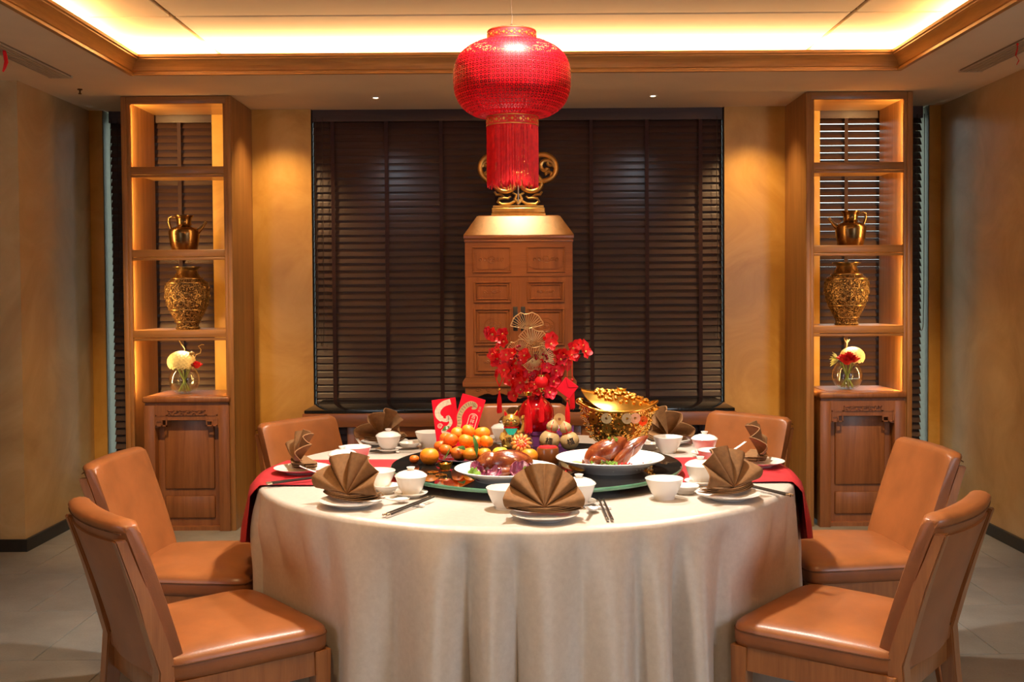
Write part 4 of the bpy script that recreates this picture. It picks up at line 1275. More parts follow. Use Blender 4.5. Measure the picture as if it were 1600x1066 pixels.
def fan_mesh(seed, spread=178, R_=0.108, pleats=5, lean=0.25):
    """a stiff fan of rounded flutes rising from a pinched point at the front"""
    m = MB(); rnd = random.Random(seed)
    a0, a1 = RAD(90 - spread / 2), RAD(90 + spread / 2)
    jit = [rnd.uniform(-0.12, 0.12) for _ in range(12)]
    def fn(u, v):
        w = u * pleats
        k = min(pleats - 1, int(w)); fr = w - k
        fl = sin(pi * fr) ** 0.75                      # 0 in the creases, 1 on the flute
        th = a1 + (a0 - a1) * (u + 0.05 * v * sin(2 * pi * fr + jit[k]) / pleats)
        r = R_ * v * (1 + 0.04 * sin(5 * u + seed)) * (0.93 + 0.07 * fl)
        s_ = sin(th)
        x = r * cos(th) * 1.0
        z = 0.005 + r * max(0.0, s_) * 0.97
        y = 0.045 * v ** 1.2 * (0.25 + 0.75 * max(0, s_)) - (0.036 + jit[k] * 0.05) * (fl - 0.3) * v ** 0.8 + lean * z * 0.4 - 0.028 * v * (1 - max(0, s_))
        return (x, y, max(0.002, z))
    m.grid(fn, 96, 12)
    return m.mesh('fan', M_NAPK, smooth=50, solid=0.003)
def tail_mesh(seed):
    m = MB(); rnd = random.Random(seed + 40)
    for k in range(4):
        R0 = 0.104 - 0.005 * k; z = 0.0005 + 0.0050 * k; sk = rnd.uniform(-0.08, 0.08)
        def fn(u, v, R0=R0, z=z, k=k, sk=sk):
            a = pi + sk + pi * u
            r = R0 * (0.15 + 0.85 * v)
            return (r * cos(a), 0.010 + 0.30 * r * sin(a) * (0.85 + 0.10 * k), z + 0.003 * v * (1 + 0.5 * sin(5 * u + k + seed)) + 0.010 * abs(cos(a)) ** 2 * v * v)
        m.grid(fn, 26, 6)
        m.grid(lambda u, v, R0=R0, z=z, k=k: (R0 * 0.98 * (2 * u - 1), 0.012 + 0.055 * v * (1 - 0.5 * abs(2 * u - 1)), z + 0.010 * (2 * u - 1) ** 2), 14, 5)
    return m.mesh('folded_base', M_NAPK, smooth=50, solid=0.002)

SET = {
    # name: plate centre, facing azimuth (towards the table centre), napkin turn, items
    'front':       dict(p=(0.070, 2.772), f=90, bowl=(-0.035, 2.905), cup=(0.172, 2.945), spoon=(0.203, 2.850, 255), chop=(0.238, 2.845, 91), where='front centre'),
    'front left':  dict(p=(-0.473, 2.962), f=58, bowl=(-0.432, 3.195), cup=(-0.318, 3.085), dish=(-0.398, 3.150), spoon=(-0.336, 2.992, 212), chop=(-0.305, 2.900, 63), where='front left'),
    'left':        dict(p=(-0.722, 3.480), f=20, bowl=(-0.570, 3.650), cup=(-0.585, 3.470), spoon=(-0.612, 3.372, 172), chop=(-0.680, 3.300, 30), where='left'),
    'back left':   dict(p=(-0.530, 4.135), f=-42, bowl=(-0.347, 4.075), cup=(-0.492, 3.955), dish=(-0.420, 4.035), spoon=(-0.585, 4.000, 120), chop=(-0.500, 3.930, 10), where='back left'),
    'back':        dict(p=(0.03, 4.30), f=-90, bowl=(0.16, 4.20), cup=(-0.06, 4.17), spoon=(-0.125, 4.235, 105), where='back'),
    'back right':  dict(p=(0.585, 4.105), f=-138, bowl=(0.561, 3.895), dish=(0.500, 3.975), cup=(0.44, 4.08), where='back right'),
    'right':       dict(p=(0.815, 3.555), f=165, bowl=(0.662, 3.520), cup=(0.676, 3.775), spoon=(0.765, 3.800, 38), where='right'),
    'front right': dict(p=(0.610, 3.025), f=128, bowl=(0.425, 3.030), cup=(0.568, 3.245), dish=(0.500, 3.110), chop=(0.728, 3.125, 125), where='front right'),
}
for i, (nm, d) in enumerate(SET.items()):
    TT = TZ + (0.0068 if nm in ('left', 'right') else 0.0005)
    wh = d['where']
    px_, py_ = d['p']; fz = RAD(d['f'])
    p = tag(inst(ME_PLATE, 'side_plate', None, (px_, py_, TT), (0, 0, 0)), 'white side plate under the napkin at the %s place' % wh, 'plate', 'side plates')
    fan = [(180, 6, 0.112, 0.30), (172, 5, 0.122, 0.15), (160, 5, 0.116, 0.05), (184, 5, 0.118, 0.2), (180, 5, 0.110, 0.2), (182, 5, 0.116, 0.2), (160, 5, 0.118, 0.05), (168, 5, 0.122, 0.15)][i]
    t = thing('napkin', 'brown linen napkin folded into a fan at the %s place' % wh, 'napkin', (px_, py_, TT + 0.0175), fz - pi / 2, 'fan-folded brown napkins')
    # the fan opens towards the diner (-y of the local frame)
    inst(fan_mesh(i, fan[0], fan[2], fan[1], fan[3]), 'fan', t, (0, -0.022, 0.014))
    inst(tail_mesh(i), 'folded_base', t, (0, -0.015, 0.0))
    tag(inst(ME_BOWL, 'soup_bowl', None, (*d['bowl'], TT)), 'small white porcelain soup bowl at the %s place' % wh, 'bowl', 'soup bowls')
    if 'cup' in d:
        c = thing('lidded_tea_bowl', 'white lidded tea bowl on a saucer at the %s place' % wh, 'tea bowl', (*d['cup'], TT), 0, 'lidded tea bowls')
        inst(ME_SAUC, 'saucer', c); inst(ME_CUP, 'cup', c, (0, 0, 0.008)); l = inst(ME_LID, 'lid', c, (0, 0, 0.060)); inst(ME_KNOB, 'knob', l, (0, 0, 0.0185))
    if 'dish' in d:
        tag(inst(ME_DISH, 'sauce_dish', None, (*d['dish'], TT)), 'small white sauce dish at the %s place' % wh, 'dish', 'sauce dishes')
    if 'spoon' in d:
        x, y, a = d['spoon']
        tag(inst(ME_SPOON, 'soup_spoon', None, (x, y, TT + 0.0005), (0, 0, RAD(a)), 0.82), 'white porcelain soup spoon at the %s place' % wh, 'spoon', 'porcelain spoons')
    if 'chop' in d:
        x, y, a = d['chop']
        ca, sa = cos(RAD(a)), sin(RAD(a))
        tag(inst(ME_REST, 'chopstick_rest', None, (x + ca * 0.045, y + sa * 0.045, TT), (0, 0, RAD(a))), 'white chopstick rest at the %s place' % wh, 'chopstick rest', 'chopstick rests')
        for s_ in (-1, 1):
            c = thing('chopstick', '%s of the two black chopsticks at the %s place' % ('left' if s_ > 0 else 'right', wh), 'chopstick', (x - sa * s_ * 0.006, y + ca * s_ * 0.006, TT + 0.0085), RAD(a), 'black chopsticks')
            c.rotation_euler = (0, RAD(-1.6), RAD(a))
            inst(ME_STK, 'shaft', c, (0, 0, 0.0020)); inst(ME_STC, 'silver_cap', c, (0, 0, 0.0020))
# ================================================================== CENTREPIECES ON THE TURNTABLE
SZT = TZ + 0.004 + 0.0345
def glyphs(txt, size, mat, name, parent, loc, rot, vertical=False, depth=0.0004, shear=0):
    """lettering as thin mesh geometry; one mesh for the whole inscription"""
    m = MB(); y = 0.0
    for ch in (txt if vertical else [txt]):
        cu = bpy.data.curves.new('lettering', 'FONT'); cu.body = ch; cu.size = size; cu.extrude = depth; cu.align_x = 'CENTER'; cu.align_y = 'CENTER'; cu.resolution_u = 2
        o = bpy.data.objects.new('lettering', cu); C.objects.link(o)
        dg = bpy.context.evaluated_depsgraph_get(); dg.update()
        me = bpy.data.meshes.new_from_object(o.evaluated_get(dg))
        me.transform(Matrix.Translation((0, y, 0)))
        m.bm.from_mesh(me)
        bpy.data.objects.remove(o); bpy.data.curves.remove(cu); bpy.data.meshes.remove(me)
        y -= size * 1.08
    return m.build(name, mat, parent, smooth=0, loc=loc, rot=rot)

# ---- platters
def platter(x, y, r, label, h=0.036):
    t = MB().lathe([(0, 0.004), (r * 0.56, 0.004), (r * 0.57, 0.0), (r * 0.61, 0.0), (r * 0.64, 0.006), (r * 0.84, h * 0.62), (r * 0.99, h - 0.002), (r, h), (r * 0.985, h + 0.0015), (r * 0.82, h * 0.74), (r * 0.62, 0.011), (0, 0.010)], 72).build('platter', M_PORC, None, loc=(x, y, SZT))
    return tag(t, label, 'platter', 'white serving platters')
P1, P2 = (-0.036, 3.150), (0.292, 3.305)
platter(*P1, 0.157, 'white platter of roast bird with radicchio, left of the other platter')
platter(*P2, 0.172, 'white platter of roast bird with its tail raised, in front of the gold basket', 0.042)

M_ROAST, _nt, _b = nodes('glazed_roast_skin')
_v = coords(_nt)
_f = noise(_nt, _v, 22, 6, 0.65, 0.8)
_nt.links.new(ramp(_nt, _f, [(0.3, (0.06, 0.008, 0.003)), (0.5, (0.19, 0.034, 0.008)), (0.72, (0.36, 0.10, 0.020))]), _b.inputs['Base Color'])
_b.inputs['Roughness'].default_value = 0.24; _b.inputs['Coat Weight'].default_value = 0.6; _b.inputs['Coat Roughness'].default_value = 0.12
bump(_nt, _b, noise(_nt, _v, 90, 4, 0.6, 0.5), 0.35, 0.003)
M_RADI, _nt, _b = nodes('radicchio_leaf')
_f = noise(_nt, coords(_nt, (1, 1, 0.35)), 70, 4, 0.6, 1.5)
_nt.links.new(ramp(_nt, _f, [(0.40, (0.10, 0.008, 0.035)), (0.56, (0.24, 0.03, 0.085)), (0.66, (0.62, 0.42, 0.48))]), _b.inputs['Base Color'])
_b.inputs['Roughness'].default_value = 0.4
M_LETT = plain('green_lettuce', (0.20, 0.36, 0.05), 0.45, var=0.45, vscale=45)
M_SHRED = plain('white_radish', (0.78, 0.76, 0.66), 0.5, var=0.1)
M_POMEG = plain('red_garnish', (0.55, 0.015, 0.015), 0.25, var=0.3)
M_ORSL = plain('orange_flesh', (0.85, 0.34, 0.03), 0.35, var=0.25, vscale=60)

def blob(m, c, sc, rot=(0, 0, 0), seed=0, amp=0.06, n=28, mm=18, taper=0.0):
    """an ellipsoid with soft lumps and a taper along x"""
    E = Euler(rot).to_matrix().to_4x4()
    rnd = random.Random(seed); ph = [rnd.uniform(0, 6.28) for _ in range(6)]
    def fn(u, v):
        a = 2 * pi * u; b = pi * v
        x, y, z = cos(b), sin(b) * cos(a), sin(b) * sin(a)
        k = 1 + amp * (sin(3 * x + ph[0]) * sin(2.5 * y + ph[1]) + 0.6 * sin(5 * z + ph[2] + 2 * x))
        tp = 1 - taper * x
        p = Vector((x * sc[0] * k, y * sc[1] * k * tp, z * sc[2] * k * tp))
        p = E @ p
        return (p.x + c[0], p.y + c[1], p.z + c[2])
    m.grid(fn, n, mm, wrap_u=True)

def leaf_sheet(m, c, rot, w, l, curl, ruff, seed):
    E = Euler(rot).to_matrix().to_4x4(); rnd = random.Random(seed); p0 = rnd.uniform(0, 6)
    def fn(u, v):
        x = (u - 0.5) * w * math.sin(pi * (0.12 + 0.83 * v)) ** 0.6
        z = curl * ((u - 0.5) * 2) ** 2 * w * 0.5 + ruff * sin(13 * v + p0) * abs(u - 0.5) * 2 + ruff * 0.6 * sin(17 * u + p0) * v + curl * 0.35 * l * v * v
        p = E @ Vector((x, (v - 0.1) * l, z))
        return (p.x + c[0], p.y + c[1], p.z + c[2])
    m.grid(fn, 12, 10)

# left roast: body lying to the right, drumstick to the left
t = thing('roast_bird', 'glazed roast bird lying with radicchio on the left platter', 'roast bird', (*P1, SZT + 0.013))
m = MB(); blob(m, (0.012, 0.01, 0.036), (0.068, 0.050, 0.040), (0, RAD(6), 0.1), 1, 0.04, 36, 24, -0.12); m.build('breast', M_ROAST, t, smooth=70)
m = MB(); blob(m, (-0.052, 0.012, 0.034), (0.042, 0.036, 0.034), (0, RAD(-12), -0.2), 4, 0.05); m.build('front_quarter', M_ROAST, t, smooth=70)
m = MB(); blob(m, (-0.012, -0.038, 0.016), (0.048, 0.018, 0.016), (0, RAD(-8), 0.2), 8, 0.06, taper=0.35); m.build('drumstick', M_ROAST, t, smooth=70)
m = MB(); blob(m, (0.04, -0.034, 0.022), (0.040, 0.016, 0.020), (0, 0.2, -0.3), 9, 0.06, taper=0.2); m.build('wing', M_ROAST, t, smooth=70)
for k, (c, rot, w, l) in enumerate((((0.040, -0.070, 0.006), (1.15, 0.0, 0.25), 0.060, 0.050), ((0.058, -0.060, 0.004), (1.0, 0.1, -0.35), 0.050, 0.045))):
    m = MB(); leaf_sheet(m, c, rot, w, l, 0.5, 0.002, k)
    tag(m.build('radicchio_leaf', M_RADI, None, smooth=70, solid=0.002, loc=(*P1, SZT + 0.012)), ['larger purple radicchio leaf leaning on the left roast bird', 'smaller purple radicchio leaf at the right end of the left roast bird'][k], 'salad leaf', 'radicchio leaves')
for k, (c, rot, w, l) in enumerate((((-0.085, -0.045, 0.006), (0.7, 0.2, 0.9), 0.05, 0.055), ((-0.075, -0.075, 0.002), (0.5, -0.3, 0.2), 0.045, 0.05), ((-0.045, -0.085, 0.002), (0.45, 0.2, -0.6), 0.045, 0.05))):
    m = MB(); leaf_sheet(m, c, rot, w, l, 0.45, 0.004, k + 5)
    tag(m.build('radicchio_leaf', M_RADI, None, smooth=70, solid=0.0015, loc=(*P1, SZT + 0.012)), ['curled purple radicchio leaf at the left end of the left platter', 'flat purple radicchio leaf at the near left of the left platter', 'purple radicchio leaf in front of the drumstick on the left platter'][k], 'salad leaf', 'radicchio leaves')
for nm, cs in (('right', ((0.085, -0.05), (0.105, -0.045), (0.070, -0.068), (0.095, -0.066), (0.118, -0.052))), ('left', ((-0.098, -0.062), (-0.088, -0.078), (-0.074, -0.088)))):
    m = MB()
    for k, (a, b) in enumerate(cs):
        leaf_sheet(m, (a, b, 0.004), (0.35 + 0.15 * k, 0.3 * (-1) ** k, 0.8 * k), 0.035, 0.036, 0.5, 0.004, k + 11)
    o = m.build('lettuce', M_LETT, None, smooth=70, solid=0.0012, loc=(*P1, SZT + 0.012))
    tag(o, 'heap of shredded green lettuce at the %s end of the left platter' % nm, 'lettuce'); o['kind'] = 'stuff'

# right roast: breast low at the left, tail raised to the right
t = thing('roast_bird', 'glazed roast bird with a raised pointed tail on the right platter', 'roast bird', (*P2, SZT + 0.014))
m = MB(); blob(m, (-0.012, 0.0, 0.045), (0.075, 0.046, 0.038), (0, RAD(-26), 0.12), 21, 0.045, 36, 24, 0.10); m.build('breast', M_ROAST, t, smooth=70)
m = MB(); blob(m, (0.075, -0.005, 0.062), (0.058, 0.024, 0.022), (0, RAD(-36), 0.1), 24, 0.05, taper=0.5); m.build('tail', M_ROAST, t, smooth=70)
m = MB(); blob(m, (0.040, -0.035, 0.034), (0.052, 0.018, 0.020), (0, RAD(-48), 0.1), 27, 0.06, taper=0.3); m.build('drumstick', M_ROAST, t, smooth=70)
m = MB(); blob(m, (-0.032, -0.045, 0.020), (0.038, 0.014, 0.016), (0, 0.15, 0.2), 29, 0.07, taper=0.2); m.build('wing', M_ROAST, t, smooth=70)
M_MEAT = plain('dark_braised_meat', (0.13, 0.035, 0.014), 0.35, var=0.5, vscale=30, coat=0.3)
for k, (a, b, s_, lab) in enumerate(((-0.082, -0.072, 0.9, 'pointed brown piece of braised meat nearest the orange slices'), (-0.055, -0.085, 1.0, 'brown piece of braised meat in front of the right roast bird'), (-0.022, -0.090, 0.8, 'small brown piece of braised meat beside the shredded radish'))):
    m = MB(); m.tube([(a - 0.018, b, 0.004), (a, b - 0.004, 0.014), (a + 0.02 * s_, b, 0.008)], [0.009, 0.013 * s_, 0.006], 8)
    if k == 0: m.tube([(a - 0.004, b, 0.012), (a - 0.010, b, 0.034)], [0.010, 0.0012], 7)
    tag(m.build('braised_meat', M_MEAT, None, smooth=60, loc=(*P2, SZT + 0.012)), lab, 'meat', 'braised meat pieces')
for k, (a, b, rz) in enumerate(((-0.112, -0.062, 0.2), (-0.100, -0.075, 0.5))):
    m = MB(); m.lathe([(0, 0), (0.022, 0), (0.0235, 0.002), (0.022, 0.005), (0, 0.005)], 24, M=Matrix.Translation((a, b, 0.012)) @ Matrix.Rotation(0.5, 4, 'X'))
    tag(m.build('orange_slice', M_ORSL, None, loc=(*P2, SZT + 0.010)), ['outer orange slice at the left rim of the right platter', 'inner orange slice beside the braised meat'][k], 'orange slice', 'orange slices')
rnd = random.Random(5)
m = MB()
for k in range(60):
    a = rnd.gauss(0.045, 0.030); b = rnd.gauss(-0.088, 0.012); q = rnd.uniform(0, pi)
    m.tube([(a - 0.012 * cos(q), b - 0.008 * sin(q), 0.006), (a, b, 0.012 + rnd.uniform(0, 0.008)), (a + 0.012 * cos(q), b + 0.008 * sin(q), 0.006)], 0.0010, 4)
o = tag(m.build('shredded_radish', M_SHRED, None, loc=(*P2, SZT + 0.009)), 'heap of shredded white radish on the right platter', 'radish'); o['kind'] = 'stuff'
m = MB()
for k in range(16): m.box((rnd.uniform(0.02, 0.10), rnd.uniform(-0.085, -0.07), 0.016 + rnd.uniform(0, 0.006)), (0.005, 0.005, 0.005), bev=0.001)
o = tag(m.build('red_pepper_dice', M_POMEG, None, loc=(*P2, SZT + 0.012)), 'scattered red pepper dice beside the shredded radish', 'garnish'); o['kind'] = 'stuff'
m = MB()
for k in range(12): leaf_sheet(m, (rnd.uniform(-0.06, 0.02), rnd.uniform(-0.088, -0.07), 0.02), (0.6, 0.4 * (-1) ** k, k), 0.010, 0.016, 0.4, 0.002, k)
for k in range(7): leaf_sheet(m, (rnd.uniform(-0.01, 0.02), rnd.uniform(-0.03, 0.0), 0.084), (0.8, 0.4 * (-1) ** k, k), 0.010, 0.016, 0.4, 0.002, k)
o = tag(m.build('herb_sprigs', M_LETT, None, loc=(*P2, SZT + 0.010)), 'small green herb sprigs on the right roast bird', 'herbs'); o['kind'] = 'stuff'

# ---- tangerines heaped on a dark glass plate
M_MANDA = plain('tangerine_peel', (0.80, 0.235, 0.012), 0.38, var=0.14, vscale=9, bmp=0.25, sub=0.05)
M_MANDB = plain('deep_tangerine_peel', (0.70, 0.145, 0.012), 0.36, var=0.16, vscale=9, bmp=0.25)
M_LEAF = plain('citrus_leaf', (0.045, 0.11, 0.022), 0.35, var=0.4, vscale=25)
FPX, FPY = -0.180, 3.51
o = MB().lathe([(0, 0.0), (0.07, 0.0), (0.098, 0.010), (0.100, 0.012), (0.097, 0.013), (0.07, 0.004), (0, 0.004)], 48).build('fruit_plate', plain('smoked_glass', (0.08, 0.08, 0.10), 0.06, var=0.1), None, loc=(FPX, FPY, SZT))
tag(o, 'shallow dark glass plate under the heap of tangerines', 'plate')
def fruit_mesh(r, mat, flat=0.84):
    pr = []
    for k in range(15):
        a = -pi / 2 + pi * k / 14
        rr = r * cos(a); z = r * flat * sin(a)
        if k > 11: z -= r * 0.10 * (k - 11) / 3
        pr.append((max(0, rr) if 0 < k < 14 else 0, z + r * flat))
    m = MB().lathe(pr, 24)
    return m.mesh('peel', mat, smooth=70)
ME_FA, ME_FB = fruit_mesh(1.0, M_MANDA), fruit_mesh(1.0, M_MANDB)
ME_CALYX = MB().lathe([(0.16, 1.55), (0.13, 1.58), (0.03, 1.60), (0.0, 1.66)], 6).mesh('calyx', M_LEAF)
MAN = [(-0.240, 3.470, 0.833, 0.0225), (-0.201, 3.450, 0.825, 0.0235), (-0.158, 3.440, 0.824, 0.0255), (-0.262, 3.520, 0.838, 0.0225), (-0.226, 3.500, 0.861, 0.0257), (-0.173, 3.480, 0.861, 0.0266),
       (-0.206, 3.560, 0.876, 0.0235), (-0.168, 3.545, 0.886, 0.0239), (-0.122, 3.560, 0.874, 0.0283), (-0.106, 3.500, 0.856, 0.0236), (-0.112, 3.460, 0.820, 0.0245), (-0.140, 3.540, 0.850, 0.0239), (-0.245, 3.550, 0.860, 0.0225)]
DESC = ['low at the left front of the heap, half hidden', 'in the bottom row under the dark leaf', 'in the bottom row, rightmost in front', 'at the left edge of the heap', 'deep orange one in the middle left of the heap', 'in the middle of the heap, facing front',
        'at the back of the heap below the envelopes', 'topmost of the heap', 'large one at the upper right of the heap', 'at the right edge of the heap', 'at the lower right of the heap behind the roast bird', 'beside the green leaves in the heap', 'at the upper left of the heap']
# hidden filling fruits carry the upper ones
rnd = random.Random(12)
for k, (x, y, z, r) in enumerate(MAN):
    t = thing('tangerine', 'tangerine ' + DESC[k], 'tangerine', (x, y, z - r * 0.84), rnd.uniform(0, 6), 'tangerines heaped on the turntable')
    t.rotation_euler = (rnd.uniform(-0.5, 0.5), rnd.uniform(-0.5, 0.5), rnd.uniform(0, 6))
    # keep its centre in place while it is tilted
    cvec = Vector((0, 0, r * 0.84)); cvec.rotate(t.rotation_euler); t.location = Vector((x, y, z)) - cvec
    inst(ME_FB if k in (0, 1, 3, 4, 12) else ME_FA, 'peel', t, scale=r); inst(ME_CALYX, 'calyx', t, scale=r)
for k, (x, y) in enumerate(((-0.19, 3.51), (-0.145, 3.50), (-0.20, 3.55), (-0.155, 3.56))):
    t = thing('tangerine', 'tangerine buried in the ' + ['front left', 'front right', 'back left', 'back right'][k] + ' of the heap, almost hidden', 'tangerine', (x, y, SZT + 0.004), 0, 'tangerines heaped on the turntable')
    inst(ME_FA, 'peel', t, scale=0.024)
for k, (p0, p1, w, lab) in enumerate((((-0.148, 3.455, 0.885), (-0.135, 3.425, 0.815), 0.011, 'long green citrus leaf hanging down the heap of tangerines'), ((-0.225, 3.445, 0.845), (-0.245, 3.425, 0.805), 0.010, 'dark green citrus leaf at the lower left of the tangerines'),
                                  ((-0.200, 3.430, 0.848), (-0.172, 3.418, 0.840), 0.008, 'small dark citrus leaf across the bottom row of tangerines'), ((-0.262, 3.60, 0.880), (-0.238, 3.62, 0.892), 0.009, 'green citrus leaf behind the tangerines below the left envelope'))):
    a, b = Vector(p0), Vector(p1); mid = (a + b) / 2 + Vector((0.004, -0.008, 0.004))
    m = MB(); m.tube([a, (a + mid) / 2, mid, (mid + b) / 2, b], [0.001, w * 0.8, w, w * 0.7, 0.0006], 8, flat=0.14)
    tag(m.build('citrus_leaf', M_LEAF, None, smooth=60), lab, 'leaf', 'citrus leaves')
for (x, y, r, mat, lab, flat) in ((-0.292, 3.43, 0.032, ME_FA, 'large flattened orange at the left of the turntable', 0.88), (-0.345, 3.46, 0.0165, ME_FB, 'small kumquat-sized orange left of the large orange', 0.84), (0.037, 3.41, 0.029, ME_FA, 'smooth round orange between the roast bird and the brown cake', 0.95)):
    t = thing('orange', lab, 'orange', (x, y, SZT), 0.5, 'loose oranges'); inst(mat, 'peel', t, scale=(r, r, r * flat / 0.84)); inst(ME_CALYX, 'calyx', t, scale=(r, r, r * flat / 0.84))
# a small yellow citrus behind the left roast
t = thing('lemon', 'yellow citrus fruit between the tangerines and the lucky cat', 'lemon', (-0.060, 3.55, SZT)); inst(fruit_mesh(0.028, plain('yellow_peel', (0.80, 0.50, 0.04), 0.4, var=0.1, bmp=0.2), 0.7), 'peel', t)
inst(ME_CALYX, 'calyx', t, (0, 0, -0.004), scale=0.026)

# ---- little gold ingot and coins lying on the glass
def ingot(x, y, s_, label):
    t = thing('gold_ingot', label, 'ingot', (x, y, SZT))
    m = MB()
    def fn(u, v):
        a = 2 * pi * u
        k = 0.55 + 0.45 * v
        return (s_ * 1.0 * k * cos(a), s_ * 0.55 * k * sin(a), s_ * (0.06 + 0.75 * v + 0.55 * v * v * cos(a) ** 4))
    m.grid(fn, 36, 8, wrap_u=True); b_ = [m.bm.verts.new((s_ * 0.55 * cos(2 * pi * k / 36), s_ * 0.3 * sin(2 * pi * k / 36), 0.0)) for k in range(36)]; m.bm.faces.new(b_)
    m.build('boat', M_GOLD, t, smooth=60)
    MB().ball((0, 0, s_ * 0.72), s_ * 0.52, (1, 0.75, 0.6)).build('dome', M_GOLD, t)
    return t
ingot(-0.232, 3.315, 0.026, 'small gold boat-shaped ingot in front of the large orange')
def coin_mesh(r, mat):
    m = MB(); n = 28; h = r * 0.16
    out = [(r * cos(2 * pi * k / n), r * sin(2 * pi * k / n)) for k in range(n)]
    q = r * 0.24
    sq = []
    for k in range(n):
        a = 2 * pi * k / n; c_, s_ = cos(a), sin(a); f = q / max(abs(c_), abs(s_)); sq.append((c_ * f, s_ * f))
    rings = [[m.bm.verts.new((*p, z)) for p in pl_] for (pl_, z) in ((sq, 0), (out, 0), (out, h), ([(p[0] * 0.86, p[1] * 0.86) for p in out], h), ([(p[0] * 0.86, p[1] * 0.86) for p in out], h * 0.75), ([(p[0] * 1.5, p[1] * 1.5) for p in sq], h * 0.75), ([(p[0] * 1.5, p[1] * 1.5) for p in sq], h), (sq, h))]
    for a, b in zip(rings, rings[1:] + rings[:1]):
        for k in range(n): m.bm.faces.new((a[k], a[(k + 1) % n], b[(k + 1) % n], b[k]))
    # four raised characters round the hole, as bars
    for k in range(4):
        M = Matrix.Rotation(k * pi / 2, 4, 'Z') @ Matrix.Translation((r * 0.60, 0, h * 0.85))
        for dy in (-0.10, 0.0, 0.10): m.box((0, dy * r, 0), (r * 0.20, r * 0.035, h * 0.3), M)
        m.box((0, 0, 0), (r * 0.035, r * 0.26, h * 0.3), M)
    return m.mesh('coin', mat, smooth=35)
ME_COIN = coin_mesh(0.018, M_GOLD)
for (x, y, z, lab) in ((-0.268, 3.275, SZT, 'gold coin lying on the black glass left of the other coin'), (-0.238, 3.225, SZT, 'gold coin lying on the black glass nearest the front left napkin')):
    tag(inst(ME_COIN, 'gold_coin', None, (x, y, z), (0, 0, 0.4)), lab, 'coin', 'gold coins on the turntable')
t = thing('gold_charm', 'little gold and red wrapped sweet on the glass between the two platters', 'sweet', (0.118, 3.165, SZT))
m = MB(); m.ball((0, 0, 0.012), 0.014, (1.3, 0.8, 0.8)); m.build('wrapper', M_GOLD, t); m = MB(); m.tube([(-0.018, 0, 0.012), (-0.03, 0, 0.016)], [0.003, 0.010], 8, flat=0.4); m.tube([(0.018, 0, 0.012), (0.03, 0, 0.016)], [0.003, 0.010], 8, flat=0.4); m.build('twist', M_RED, t)

# ---- two red envelopes propped behind the tangerines
M_ENV = plain('red_card', (0.70, 0.006, 0.022), 0.5, spec=0.2, var=0.05)
M_FOIL = plain('gold_foil', (0.80, 0.60, 0.30), 0.32, metal=0.6, var=0.15, vscale=90)
M_FOILP = plain('pale_foil', (0.85, 0.72, 0.50), 0.4, metal=0.3, var=0.2, vscale=120)
def ribbon2d(m, pts, ws, y=-0.0008):
    L_, R2 = [], []
    for i, p in enumerate(pts):
        a = Vector(pts[max(0, i - 1)]); b = Vector(pts[min(len(pts) - 1, i + 1)]); d = (b - a).normalized(); nrm = Vector((-d.y, d.x))
        L_.append(m.bm.verts.new((p[0] + nrm.x * ws[i], y, p[1] + nrm.y * ws[i]))); R2.append(m.bm.verts.new((p[0] - nrm.x * ws[i], y, p[1] - nrm.y * ws[i])))
    for i in range(len(pts) - 1): m.bm.faces.new((L_[i], R2[i], R2[i + 1], L_[i + 1]))
def smooth2d(pts, n=6):
    out = []
    for i in range(len(pts) - 1):
        p0, p1, p2, p3 = [Vector(pts[max(0, min(len(pts) - 1, j))]) for j in (i - 1, i, i + 1, i + 2)]
        for k in range(n):
            s_ = k / n
            out.append(tuple(0.5 * ((2 * p1) + (p2 - p0) * s_ + (2 * p0 - 5 * p1 + 4 * p2 - p3) * s_ * s_ + (3 * p1 - p0 - 3 * p2 + p3) * s_ ** 3)))
    out.append(tuple(pts[-1]))
    return out
